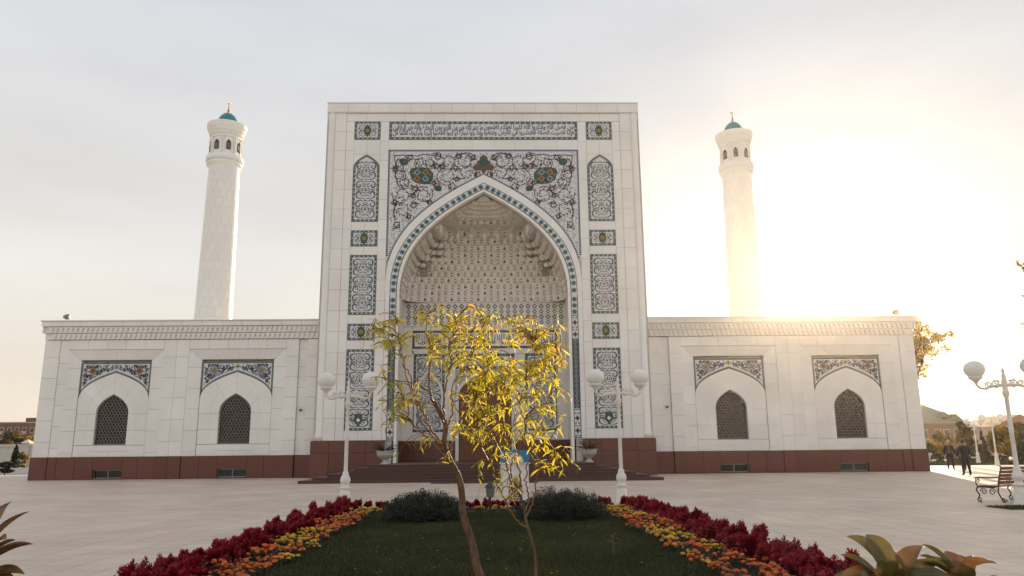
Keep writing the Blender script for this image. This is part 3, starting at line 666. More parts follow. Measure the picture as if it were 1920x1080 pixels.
# tiled wall and arch over the door, door
for x0, x1, z0, z1 in ((-2.0, 2.0, 7.0, 8.0),):
    p = tile_panel(PX+x0, PX+x1, z0, z1, YB-.05, 3, m_border='orn_dark', square=True)
ao = arch(2.0, 5.2, 1.8, 18, PX, .5); ai = arch(1.78, 5.2, 1.5, 18, PX, .5)
MB().prism([(PX-2.0, .84)]+ao+[(PX+2.0, .84), (PX+1.78, .84)]+list(reversed(ai))+[(PX-1.78, .84)], YB-.16, YB-.02).build('door_surround', 'marble_white', mosque)
MB().prism([(PX-1.78, .84)]+ai+[(PX+1.78, .84)], YB-.06, YB-.02).build('door_tympanum', 'wood_door', mosque)
for s in (-1, 1):
    a_, b_ = sorted((PX+s*.015, PX+s*1.7)); d_ = MB().box(a_, b_, YB-.13, YB-.061, .86, 4.9).build('door', 'wood_door', mosque)
    for q in range(4): MB().box(a_+.2, b_-.2, YB-.15, YB-.13, 1.05+q*.97, 1.05+q*.97+.78).build('panel', 'wood_door', d_)
    MB().tube([(PX+s*.14, YB-.2, 1.8), (PX+s*.14, YB-.2, 2.3)], .02).build('handle', 'gold', d_)
# band of chained lozenges
p = MB().box(PX-HWN, PX+HWN, YB-.06, YB, 9.93, 11.6).build('frieze_panel', 'marble_white', mosque)
fz = []
for i in range(24):
    cx = PX-5.3+i*(10.6/23)
    for k in range(4): fz.append(star(cx, 10.18+k*.38, .185 if k % 2 else .16, 4, .75)); 
    fz += [rect(cx-.02, cx+.02, 10.02, 11.45)]
    fz += [ngon(cx-.12, 10.37+k*.38, .035, 4) for k in range(3)]+[ngon(cx+.12, 10.37+k*.38, .035, 4) for k in range(3)]
fi = []
for i in range(24):
    cx = PX-5.3+i*(10.6/23); fi += [ngon(cx, 10.18+k*.38, .07, 6) for k in range(4)]
MB().flat(fz, YB-.064, 0).flat(fi, YB-.067, 1).build('lozenges', ['rosette', 'plaster'], p, recalc=False)

# ---- muqarnas vault
def uz(z): return max(0.0, 1-((max(z, 11.0)-11.0)/6.93)**2.47)
def plan(z):
    u = uz(z); w = 5.5*u**.97+.02; D = 5.02*max(.02, 1-((max(z, 11.0)-11.0)/6.93)**5.5); e = 2.6+5.5*max(0, min(1, (u-.2)/.4))
    P = [(PX-w*(1 if math.cos(th) > 0 else -1)*abs(math.cos(th))**(2/e)*1.0, YP+.9+(D-.9 if D > .9 else D*.1)*abs(math.sin(th))**(2/e)) for th in np.linspace(0, PI, 161)]
    P = np.array(P); L = np.concatenate([[0], np.cumsum(np.hypot(*np.diff(P, axis=0).T))]); return P, L
def samp(PL, t):
    P, L = PL; d = t*L[-1]; x = np.interp(d, L, P[:, 0]); y = np.interp(d, L, P[:, 1]); return np.stack([x, y], -1)
vb = MB(); rs = [[], [], []]; rmb = MB()
zt = [11.6]; 
while zt[-1] < 15.9: zt.append(zt[-1]+.445)
zt += [zt[-1]+.62, zt[-1]+.62+.3]
while zt[-1] < 17.55: zt.append(zt[-1]+.16)
for i in range(len(zt)-1):
    z0, z1 = zt[i], zt[i+1]; h = z1-z0; PL = plan(z0+.1); PN = plan(z1+.1); Lt = PL[1][-1]
    big = h > .5; cw = .92 if big else (.46 if h > .25 else .26); n = max(3, round(Lt/cw)); sub = 6; m = n*sub
    t = np.arange(m+1)/m; ph = (t*n) % 1.0; base = samp(PL, t); tg = samp(PL, np.minimum(t+.002, 1))-samp(PL, np.maximum(t-.002, 0)); tg /= np.linalg.norm(tg, axis=1)[:, None]
    nr = np.stack([-tg[:, 1], tg[:, 0]], 1)
    sgn = np.sign((nr*(base-np.array([[PX, YP]]))).sum(1)); nr *= sgn[:, None]              # outward, into the wall
    dep = (.5 if big else .09 if h > .25 else .06)*np.sin(PI*ph)**(.6 if big else 1)
    if 13.2 < z0 < 14.7: dep = dep+.55*np.exp(-((np.abs(base[:, 0]-PX)-4.25)/.33)**2)
    if 14.7 < z0 < 15.7: dep = dep+.5*np.exp(-((np.abs(base[:, 0]-PX)-3.35)/.3)**2)
    pl = base+nr*dep[:, None]; nx_ = samp(PN, t); 
    # arched head of each cell: bottom edge, shoulder, ceiling
    b0 = len(vb.v)
    for q in range(m+1):
        vb.v += [(pl[q, 0], pl[q, 1], z0), (pl[q, 0], pl[q, 1], z1-.06*h-(0 if not big else .25*h*(1-math.sin(PI*ph[q])))), (base[q, 0], base[q, 1], z1), (nx_[q, 0], nx_[q, 1], z1)]
    for q in range(m):
        a_ = b0+q*4; c_ = a_+4
        for r_ in range(3): vb.f.append((a_+r_, c_+r_, c_+r_+1, a_+r_+1)); vb.m.append(0)
    for c_ in range(n):
        q = c_*sub+sub//2; dl = nx_[q]-base[q]; Ld = float(np.hypot(*dl))
        if Ld < .16 or h < .25 or big or abs(base[q, 0]-PX) < .55*abs(base[0, 0]-PX): continue
        T_ = tg[q]; hw_ = cw*.33*min(1, Ld*6); zb = z1-min(.24, h*.55); P8 = []
        for zz in (zb, z1-.003):
            k1 = .55 if zz == zb else 1.0
            for (p_, f_) in ((base[q]+nr[q]*.05, 0), (base[q]+dl*k1*.97, 1)):
                P8 += [(p_[0]-T_[0]*hw_, p_[1]-T_[1]*hw_, zz), (p_[0]+T_[0]*hw_, p_[1]+T_[1]*hw_, zz)]
        b0 = len(vb.v); vb.v += P8
        for f_ in ((0, 1, 3, 2), (4, 6, 7, 5), (2, 3, 7, 6), (0, 2, 6, 4), (1, 5, 7, 3)): vb.f.append(tuple(b0+i_ for i_ in f_)); vb.m.append(0)
    if h > .25:
        for c_ in range(n):
            q = c_*sub+sub//2; T_ = tg[q]; o_ = pl[q]-nr[q]*.02
            kind = (c_+i*3) % 4; r0 = .165 if not big else .21
            if kind == 0: P = [(x*1.15, z) for x, z in star(0, 0, r0, 4, .6)]
            elif kind == 1: P = ngon(0, 0, r0*1.05, 8, 0, 1.2, .8)
            elif kind == 2: P = [(-r0, -.02), (-r0*.5, -.1), (r0*.5, -.1), (r0, -.02), (r0*.45, .02), (0, r0), (-r0*.45, .02)]
            else: P = [(x*1.2, z*.95) for x, z in star(0, 0, r0, 8, .7)]
            hole = [(x*.5, z*.5) for x, z in P]
            def W3(P_, off): return [(o_[0]+T_[0]*x-nr[q][0]*off, o_[1]+T_[1]*x-nr[q][1]*off, z0+h*.46+z) for x, z in P_]
            rmb.add(W3(P, 0), [tuple(range(len(P)))], 0)
            if kind != 2: rmb.add(W3(hole, .008), [tuple(range(len(P)))], 1)
apex = len(vb.v)
P = samp(plan(zt[-1]+.1), np.linspace(0, 1, 25)); vb.v += [(x, y, zt[-1]) for x, y in P]+[(PX, YP+.85, 17.98)]
for q in range(24): vb.f.append((apex+q, apex+q+1, apex+25)); vb.m.append(0)
vault = vb.build('muqarnas_vault', 'plaster', mosque, recalc=False); vault['kind'] = 'stuff'
ro = rmb.build('rosettes', ['rosette', 'plaster'], vault, recalc=False); ro['kind'] = 'stuff'
# pendants under the large cells
pz = zt[[k for k in range(len(zt)-1) if zt[k+1]-zt[k] > .5][0]]
PL = plan(pz+.1); npd = max(3, round(PL[1][-1]/.92)); pm = MB()
for k in range(1, npd):
    q = samp(PL, np.array([k/npd]))[0]; pm.lathe([(.001, -.34), (.09, -.3), (.07, -.2), (.15, -.1), (.18, .15), (.001, .16)], 8, (q[0], q[1], pz))
pm.build('pendants', 'plaster', vault)
MB().add([(PX, YP+.86, 17.93)]+[(PX+.62*math.cos(a), YP+.86+.25*math.sin(a)+.12, 17.62) for a in np.linspace(0, PI, 15)], [(0, k, k+1) for k in range(1, 15)]).build('apex_star', 'orn_teal', vault, recalc=False)

# ---- stairs and platform (granite)
ST = 6; H = .84; st_root = mosque
for i in range(ST):
    z0, z1 = i*H/ST, (i+1)*H/ST; xx = 9.1-i*.62; yf = -9.0+i*.42
    MB().box(PX-xx, PX+xx, yf, YP-.1 if i < ST-1 else YB-.09, z0+(.002 if i else 0), z1).box(PX-xx-.02, PX+xx+.02, yf-.025, yf+.2, z1-.035, z1+.003).build('step', 'granite_step', mosque)

# ---- wings ---------------------------------------------------------------
ZW = [1.35, 2.25, 3.55, 4.9, 6.15, 7.45, 8.55]; ZW2 = [1.35, 1.6, 2.9, 4.22, 5.5, 6.8, 7.94]
def hexa(name, A, B, m='marble'):            # solid between two quads
    return MB().add(A+B, [(0, 1, 2, 3), (7, 6, 5, 4), (0, 4, 5, 1), (1, 5, 6, 2), (2, 6, 7, 3), (3, 7, 4, 0)]).build(name, m, mosque)
def lattice(cx, aw, zs, h, z0, y, par, m, pitch=.2, ex=.405, wd=.034):
    inside = lambda x, z: z > z0 and abs(x-cx) < aw-.02 and (z < zs or z < arch_z(x-cx, aw, zs, h, ex)-.02)
    mb = MB(); r_ = pitch/math.sqrt(3); seen = set()
    for i in range(-12, 13):
        for k in range(0, 40):
            hx = cx+i*pitch+(pitch/2 if k % 2 else 0); hz = z0+k*r_*1.5
            for e in range(6):
                a0, a1 = PI/6+e*PI/3, PI/6+(e+1)*PI/3
                p, q = (hx+r_*math.cos(a0), hz+r_*math.sin(a0)), (hx+r_*math.cos(a1), hz+r_*math.sin(a1))
                key = (round((p[0]+q[0])*50), round((p[1]+q[1])*50))
                if key in seen or not (inside(*p) and inside(*q)): continue
                seen.add(key); R_ = ribbon([p, q], wd)[0]; mb.prism(R_, y, y+.03)
    return mb.build('grille', m, par)
def wing(s):
    X = lambda v: s*v
    def tint(o): return o
    rows(ZW, X(26.65), X(27.62), 0, .5); rows([1.35, 1.9, 3.2, 4.5, 5.8, 7.1, 8.55], X(26.11), X(26.65), .05, .45)
    rows(ZW, X(18.61+.78), X(20.17), 0, .5); rows(ZW, X(18.61), X(18.61+.78), 0, .5)
    rows(ZW, X(11.75), X(12.53), 0, .5); rows(ZW2+[8.55], X(11.2), X(11.75), .18, .3); rows(ZW, X(10.4), X(11.2), 0, .5)
    for a, b in ((20.17, 26.11), (12.53, 18.61)):
        c = (a+b)/2; e0, e1 = a+.78, b-.78
        n = 5
        for q in range(n): cell('wall_panel', X(a+(b-a)*q/n), X(a+(b-a)*(q+1)/n), 7.94, 8.55, 0, .5)
        # splayed frame
        for q in range(len(ZW2)-1):
            z0, z1 = ZW2[q]+GAP, min(ZW2[q+1], 7.94)-GAP
            for (o_, i_) in ((a, e0), (b, e1)):
                zo, zi = z1, (z1 if q < len(ZW2)-2 else 7.3)
                hexa('frame_panel', [(X(o_), .03, z0), (X(i_), .18, z0), (X(i_), .18, zi-.004), (X(o_), .03, zo)], [(X(o_), .5, z0), (X(i_), .5, z0), (X(i_), .5, zi-.004), (X(o_), .5, zo)])
        for q in range(4):
            t0, t1 = q/4, (q+1)/4
            xo = [a+(b-a)*t0, a+(b-a)*t1]; xi = [e0+(e1-e0)*t0, e0+(e1-e0)*t1]
            hexa('frame_panel', [(X(xo[0])+s*GAP, .03, 7.93), (X(xo[1])-s*GAP, .03, 7.93), (X(xi[1])-s*GAP, .18, 7.31), (X(xi[0])+s*GAP, .18, 7.31)], [(X(xo[0])+s*GAP, .5, 7.93), (X(xo[1])-s*GAP, .5, 7.93), (X(xi[1])-s*GAP, .5, 7.31), (X(xi[0])+s*GAP, .5, 7.31)])
        # inner field
        y = .22; hw = (e1-e0)/2; cx = X(c); aw, zs, h = .99, 3.95, 1.22; ow, oz, oh = hw-.02, 4.75, 1.75
        for sg in (-1, 1):
            for z0, z1 in ((2.05, 2.95), (2.95, 3.95)): cell('wall_panel', cx+sg*.99, cx+sg*(hw-.02), z0, z1, y, .25)
            cell('wall_panel', cx, cx+sg*(hw-.02), 1.35, 2.04, y, .25)
        a_in = arch(aw, zs, h, 20, cx); a_out = arch(ow, oz, oh, 20, cx)
        k = len(a_in)-1; N = 6
        for q in range(N):
            i0, i1 = round(k*q/N), round(k*(q+1)/N); pi, po = a_in[i0:i1+1], a_out[i0:i1+1]
            ext = []
            if q == 0: poly = [(cx-aw-.0, zs), (cx-ow, zs)]+po+list(reversed(pi))
            elif q == N-1: poly = po+[(cx+ow, zs), (cx+aw, zs)]+list(reversed(pi))
            else: poly = po+list(reversed(pi))
            gx_, gz_ = sum(p_[0] for p_ in poly)/len(poly), sum(p_[1] for p_ in poly)/len(poly)
            poly = [(gx_+(x_-gx_)*.992, gz_+(z_-gz_)*.992) for x_, z_ in poly]
            poly_piece('voussoir', poly, y, y+.25, 'marble')
        # thin raised arch line inside the voussoirs
        l0, l1 = arch(aw+.52, 4.1, 1.9, 20, cx), arch(aw+.48, 4.1, 1.86, 20, cx)
        MB().prism([(cx-aw-.52, 2.05)]+l0+[(cx+aw+.52, 2.05), (cx+aw+.48, 2.05)]+list(reversed(l1))+[(cx-aw-.48, 2.05)], y-.014, y+.02).build('arch_bead', 'marble', mosque)
        # tiled spandrel
        po = a_out; mid = len(po)//2; zt_ = 7.16
        sm = MB(); sm.prism(po[:mid+1]+[(cx, zt_), (cx-ow, zt_)], y+.01, y+.2); sm.prism(po[mid:]+[(cx+ow, zt_), (cx, zt_)], y+.01, y+.2)
        so_ = sm.build('spandrel_panel', 'ceramic', mosque)
        ys = y+.007; bd = []
        edge = [(cx-ow, oz+.2), (cx-ow, zt_), (cx+ow, zt_), (cx+ow, oz+.2)]
        inn = [(cx-ow+.11, oz+.5), (cx-ow+.11, zt_-.11), (cx+ow-.11, zt_-.11), (cx+ow-.11, oz+.5)]
        for q in range(3): bd.append([edge[q], edge[q+1], inn[q+1], inn[q]])
        o2 = [(x_, z_+.13) for x_, z_ in po]; bd += [[po[q], po[q+1], o2[q+1], o2[q]] for q in range(1, len(po)-2)]
        bd = [q for q in bd if max(abs(x_-cx) for x_, _ in q) <= ow+.001]
        MB().flat(bd, ys).build('border', 'orn_border', so_, recalc=False)
        ok = lambda x_, z_: abs(x_-cx) < ow-.13 and z_ < zt_-.13 and z_ > arch_z(x_-cx, ow, oz, oh)+.2
        sc, fl, br = [], [], []
        rr = random.Random(int(c*10))
        for (dx, dz, r_, dr) in ((1.6, 6.55, .3, 1), (1.1, 6.75, .22, -1), (.65, 6.85, .17, 1), (1.9, 6.15, .2, -1), (1.95, 5.75, .15, 1), (1.3, 6.35, .2, -1), (1.75, 6.9, .14, -1), (.35, 6.75, .12, -1), (2.0, 6.7, .13, 1), (1.0, 6.5, .14, 1), (1.45, 6.95, .12, 1), (2.02, 5.45, .1, 1), (.85, 6.68, .1, -1), (1.75, 6.3, .11, 1), (2.05, 6.4, .1, -1), (1.25, 6.95, .1, 1), (.5, 6.6, .09, 1), (1.55, 6.2, .1, -1), (1.85, 5.95, .1, 1)):
            P = spiral(cx+dx, dz, r_*.15, r_*1.1, rr.uniform(0, 6), 1.5*dr, 18); sc += mirror(ribbon(P, .03, .042), cx)
            fl += mirror([leaf2(P[q][0], P[q][1], rr.uniform(0, 6.28), .15, .07) for q in range(3, 19, 3)], cx)
        for q in range(330):
            x_, z_ = rr.uniform(.0, ow), rr.uniform(5.2, zt_); l_ = rr.uniform(.07, .13)
            (br if rr.random() < .3 else fl).extend(mirror([leaf2(cx+x_, z_, rr.uniform(0, 6.28), l_, l_*.5)], cx))
        F_ = lambda P: [p_ for p_ in P if all(ok(*q_) for q_ in p_)]
        inner = c < 19
        MB().flat(F_(sc), ys-.003, 0).flat(F_(fl), ys-.005, 1).flat(F_(br), ys-.005, 2).build('scrollwork', ['orn_dark', 'orn_blue', 'orn_red'], so_, recalc=False)
        fm = MB()
        for sg in (-1, 1):
            fx, fz = cx+sg*1.45, 6.62
            if inner:
                for k_ in range(10): fm.flat([ngon(fx+.2*math.cos(k_*PI/5), fz+.2*math.sin(k_*PI/5), .065, 6)], ys-.009, 1)
                fm.flat([star(fx, fz, .16, 8, .7)], ys-.011, 0)
            else:
                fm.flat([star(fx, fz, .3, 8, .55)], ys-.009, 0).flat([ngon(fx, fz, .13, 8)], ys-.011, 2)
        fm.flat([star(cx, 6.86, .17, 4, .5)], ys-.009, 0).build('flowers', ['orn_gold', 'orn_sky', 'orn_dark'], so_, recalc=False)
        # window: frame, grille, dark glass
        wpoly = [(cx-aw, 2.05)]+a_in+[(cx+aw, 2.05)]; w_ = MB().prism(wpoly, .475, .5).build('window', 'glass_dark', mosque)
        w2 = arch(aw-.06, zs, h-.08, 20, cx)
        MB().prism([(cx-aw, 2.05)]+a_in+[(cx+aw, 2.05), (cx+aw-.06, 2.05)]+list(reversed(w2))+[(cx-aw+.06, 2.05)], .36, .47).build('frame', 'metal_grey', w_)
        MB().box(cx-aw+.06, cx+aw-.06, .36, .47, 2.05, 2.11).build('frame', 'metal_grey', w_)
        lattice(cx, aw-.05, zs, h-.06, 2.1, .38, w_, 'grille')
        sb = [(cx-1.22, 1.69), (cx+1.22, 1.69), (cx+1.02, 2.04), (cx-1.02, 2.04)]
        poly_piece('window_sill', sb, y-.03, y+.1, 'marble')
    # plinth slabs with the basement window openings
    ed = [10.4, 11.2, 11.75, 12.53, 13.55, 14.6, 16.37, 17.5, 18.61, 19.39, 20.17, 21.2, 22.13, 23.9, 25.0, 26.11, 26.65, 27.68]
    for q in range(len(ed)-1):
        x0, x1 = ed[q], ed[q+1]; deep = (.02 if (12.53 <= x0 < 18.6 or 20.17 <= x0 < 26.1) else -.06)
        if 26.1 < x0 < 26.6: deep = -.0
        if 11.1 < x0 < 11.7: deep = .12
        if x0 in (14.6, 22.13):
            cell('granite_slab', X(x0), X(x1), .56, 1.35, deep, .45, 'granite', g=.005); cell('granite_slab', X(x0), X(x1), 0, .07, deep, .45, 'granite', g=.003)
            b0, b1 = sorted((X(x0), X(x1))); bw_ = MB().box(b0, b1, .3, .33, .07, .56).build('basement_window', 'glass_teal' if x0 > 20 and s > 0 or (x0 < 20 and s < 0) else 'glass_dark', mosque)
            MB().box(b0+.001, b1-.001, .24, .299, .07, .12).box(b0+.001, b1-.001, .24, .299, .51, .56).box(b0, b0+.05, .24, .299, .121, .509).box(b1-.05, b1, .24, .299, .121, .509).box((b0+b1)/2-.03, (b0+b1)/2+.03, .24, .299, .121, .509).build('frame', 'metal_grey', bw_)
        else:
            cell('granite_slab', X(x0), X(x1), 0, 1.35, deep, .45, 'granite', g=.005)
    # cornice: niches in two rows, cap
    cn = MB(); L0, L1 = 10.3, 27.62; pit = .31; n = int((L1-L0)/pit)
    for row, (z0, z1, pr) in enumerate(((8.58, 8.95, .14), (8.97, 9.36, .30))):
        cn.box(*sorted((X(L0), X(L1))), -pr+.1, .4, z0, z1+.01)
        for q in range(n):
            x_ = L0+(q+(.5 if row else 0))*pit; hh = z1-z0
            cn.prism([(X(x_)-.035, z0), (X(x_)+.035, z0), (X(x_)+.06, z0+hh*.45), (X(x_)+.15, z0+hh*.8), (X(x_)+.15, z1), (X(x_)-.15, z1), (X(x_)-.15, z0+hh*.8), (X(x_)-.06, z0+hh*.45)], -pr, -pr+.11)
    # side return of the cornice
    x0_, x1_ = sorted((X(27.6), X(27.7))); cn.box(x0_, x1_, -.3, 26, 8.97, 9.36)
    c_ = cn.build('cornice_niches', 'marble_white', mosque); c_['kind'] = 'stuff'
    for q in range(14):
        w_ = (27.72-10.3)/14; cell('parapet_panel', X(10.3+q*w_), X(10.3+(q+1)*w_), 9.37, 9.68, -.44, .5)
    b0, b1 = sorted((X(10.3), X(27.78))); MB().box(b0, b1, -.5, 26, 9.685, 9.75).build('parapet_cap', 'marble_white', mosque)
    b0, b1 = sorted((X(27.585), X(27.62))); MB().box(b0, b1, .501, 26, 1.35, 8.97).build('side_cladding', 'marble', mosque)
    b0, b1 = sorted((X(27.585), X(27.68))); MB().box(b0, b1, .4, 26, 0, 1.35).build('granite_slab', 'granite', mosque)
wing(-1); wing(1)

# ---- minarets
def minaret(cx, cy, label):
    t = thing('minaret', label, 'minaret', (cx, cy, 0), 0, 'minarets behind the mosque wings')
    rad = lambda z: 1.60-.0165*(z-8)
    MB().lathe([(rad(0)-.03, 0), (rad(26)-.03, 26.2)], 48).build('shaft', 'grout', t, True)
    NA = 14; pm = MB(); a0 = .003
    for k in range(5):
        a = a0+(2*PI/NA-2*a0)*k/4; pm.v += [(math.cos(a), math.sin(a), .006), (math.cos(a), math.sin(a), .795)]
    for k in range(4): pm.f.append((2*k, 2*k+2, 2*k+3, 2*k+1)); pm.m.append(0)
    pme = pm.mesh('shaft_panel', 'marble', True, False)
    for r_ in range(20):
        z = 10.2+r_*.8
        for k in range(NA):
            o = newobj('shaft_panel', pme, t); o.location = (0, 0, z); q = rad(z+.4); o.scale = (q, q, 1); o.rotation_euler = (0, 0, 2*PI*k/NA+(r_ % 2)*PI/NA)
    MB().lathe([(1.28, 26.15), (1.40, 26.2), (1.47, 26.35), (1.50, 26.5), (1.42, 26.55), (1.52, 26.7), (1.58, 26.9), (1.58, 27.02), (1.3, 27.05)], 48).build('balcony_ring', 'marble_white', t, True)
    rg = MB()
    for row, (z0, r0) in enumerate(((26.25, 1.45), (26.6, 1.53))):
        for k in range(44):
            a = 2*PI*(k+.5*row)/44; b = len(rg.v); rg.prism([(-.035, 0), (.035, 0), (.085, .24), (-.085, .24)], -.05, .05)
            rg.xf(lambda x, y, z: ((r0+y)*math.cos(a)-x*math.sin(a), (r0+y)*math.sin(a)+x*math.cos(a), z+z0), b)
    rg.build('ring_niches', 'marble_white', t)['kind'] = 'stuff'
    MB().lathe([(1.30, 27.0), (1.30, 29.0)], 16).build('lantern', 'marble', t)
    for k in range(8):
        a = PI/8+k*PI/4-PI/2+.12
        w = MB().prism([(-.2, 27.5)]+arch(.2, 28.05, .36, 8, 0, .5)+[(.2, 27.5)], -1.345, -1.28)
        w.xf(lambda x, y, z: (x*math.cos(a)-y*math.sin(a), x*math.sin(a)+y*math.cos(a), z)); wo_ = w.build('window', 'glass_dark', t)
        g_ = MB()
        for q in range(-4, 9):
            for sg in (-1, 1):
                p0 = (-.2, 27.4+q*.13+(0 if sg > 0 else .4)); p1 = (.2, 27.4+q*.13+(.4 if sg > 0 else 0))
                R_ = [p_ for p_ in ribbon([p0, ((p0[0]+p1[0])/2, (p0[1]+p1[1])/2), p1], .05) if all(27.5 < z_ < arch_z(x_, .21, 28.05, .36, .5) for x_, z_ in p_)]
                g_.flat(R_, -1.355)
        g_.xf(lambda x, y, z: (x*math.cos(a)-y*math.sin(a), x*math.sin(a)+y*math.cos(a), z)); g_.build('grille', 'grille', wo_, recalc=False)
        fr = MB(); fr.box(-.4, .4, -1.34, -1.27, 28.72, 28.80).box(-.47, -.41, -1.34, -1.27, 27.2, 28.8).box(.41, .47, -1.34, -1.27, 27.2, 28.8)
        fr.xf(lambda x, y, z: (x*math.cos(a)-y*math.sin(a), x*math.sin(a)+y*math.cos(a), z)); fr.build('window_frame', 'marble_white', t)
    MB().lathe([(1.28, 28.95), (1.36, 29.0), (1.40, 29.25), (1.48, 29.3), (1.53, 29.55), (1.60, 29.6), (1.66, 29.9), (1.70, 29.92), (1.70, 30.08), (1.3, 30.12), (.01, 30.14)], 48).build('cornice', 'marble_white', t, False)
    rg = MB()
    for row, (z0, r0) in enumerate(((29.02, 1.40), (29.32, 1.50), (29.62, 1.62))):
        for k in range(48):
            a = 2*PI*(k+.5*row)/48; b = len(rg.v); rg.prism([(-.03, 0), (.03, 0), (.08, .24), (-.08, .24)], -.045, .045)
            rg.xf(lambda x, y, z: ((r0+y)*math.cos(a)-x*math.sin(a), (r0+y)*math.sin(a)+x*math.cos(a), z+z0), b)
    rg.build('cornice_niches', 'marble_white', t)['kind'] = 'stuff'
    d_ = MB().lathe([(.86, 30.12), (.9, 30.2), (.89, 30.4), (.8, 30.75), (.62, 31.05), (.38, 31.28), (.14, 31.42), (.01, 31.46)], 40).build('dome', 'dome', t, True)
    f = MB().lathe([(.05, 31.4), (.07, 31.5), (.13, 31.62), (.07, 31.74), (.035, 31.8), (.08, 31.9), (.03, 32.0), (.02, 32.3)], 14)
    cr = [(.16*math.cos(a), 32.46+.16*math.sin(a)) for a in np.linspace(-.35, PI+.9, 16)]; ci = [(.02+.13*math.cos(a), 32.49+.13*math.sin(a)) for a in np.linspace(-.35, PI+.9, 16)]
    f.prism([(x*.0+.16*math.sin(a), 32.42-.16*math.cos(a)) for a, x in [(q, 0) for q in np.linspace(-2.2, 2.6, 16)]]+[(.02+.12*math.sin(a), 32.45-.12*math.cos(a)) for a in np.linspace(2.6, -2.2, 16)], -.02, .02)
    f.build('finial', 'gold', t)
    return t
minaret(-23.25, 16.0, 'white minaret with vivid teal dome behind the shaded wing, away from the sun')
minaret(23.05, 17.9, 'paler sun-washed white minaret with teal dome, close to the sun glare')

# ================================================================== STREET FURNITURE
def make_lamp():
    t = thing('street_lamp', '', 'lamp')
    H = 3.35
    MB().lathe([(.001, 0), (.19, 0), (.19, .06), (.165, .1), (.15, .42), (.13, .46), (.13, .5), (.16, .53), (.16, .56), (.10, .6), (.10, .64), (.14, .70), (.15, .76), (.13, .84), (.085, .92), (.09, .96), (.07, 1.0), (.001, 1.0)], 20).build('base', 'lamp_white', t, True)
    MB().lathe([(.058, .99), (.055, 1.9), (.07, 1.93), (.055, 1.97), (.07, 2.0), (.055, 2.04), (.052, 2.86), (.08, 2.9), (.09, 2.98), (.06, 3.06), (.065, 3.1), (.075, 3.3), (.05, 3.36), (.055, 3.42), (.03, 3.5), (.045, 3.56), (.02, 3.63), (.001, 3.64)], 16).build('post', 'lamp_white', t, True)
    for s in (-1, 1):
        a = MB()
        a.tube([(s*.05, 0, 3.18), (s*.2, 0, 3.17), (s*.34, 0, 3.16), (s*.46, 0, 3.1), (s*.57, 0, 3.12), (s*.65, 0, 3.2), (s*.67, 0, 3.3)], [.045, .045, .042, .036, .034, .036, .04], 8)
        a.tube([(s*x, 0, z) for x, z in spiral(.22, 3.22, .02, .11, .5, 1.7, 20)], .022, 6)
        a.tube([(s*x, 0, z) for x, z in spiral(.38, 3.22, .015, .085, 2.4, -1.5, 16)], .019, 6)
        a.tube([(s*.1, 0, 3.3), (s*.17, 0, 3.3), (s*.24, 0, 3.32), (s*.28, 0, 3.36)], [.024, .022, .018, .008], 6)
        ar = a.build('arm', 'lamp_white', t, True)
        MB().lathe([(.04, 3.27), (.065, 3.3), (.075, 3.33), (.14, 3.38), (.18, 3.41), (.18, 3.46), (.001, 3.46)], 18, (s*.67, 0, 0)).build('globe_cup', 'lamp_white', t, True)
        MB().sphere((s*.67, 0, 3.655), .25, 28, 18, 0, (1.08, 1.08, .95)).build('globe', 'globe', t, True)
    return t
lamp0 = make_lamp()
def place_lamp(loc, rz, label, first=[True]):
    o = lamp0 if first[0] else copy_tree(lamp0); first[0] = False
    o.location = loc; o.rotation_euler = (0, 0, rz); o['label'] = label; o['group'] = 'white twin-globe lamps'; return o
place_lamp((-3.72, -25.05, 0), R(-2), 'white twin-globe lamp at bed corner, one globe behind the yellow willow leaves')
place_lamp((4.27, -25.4, 0), R(3), 'white twin-globe lamp at flower bed corner on the side towards the sun')
place_lamp((14.55, -27.35, 0), R(-42), 'large white twin-globe lamp standing beside the wooden bench')
place_lamp((38.8, 10.4, 0), R(-6), 'distant white twin-globe lamp, taller-looking one in front of the yellow tree')
place_lamp((42.8, 19.0, 0), R(5), 'distant white twin-globe lamp, smaller one beside the dark conical cypress')
place_lamp((36.3, 24.5, 0), R(0), 'far white lamp with one globe showing past the mosque corner')

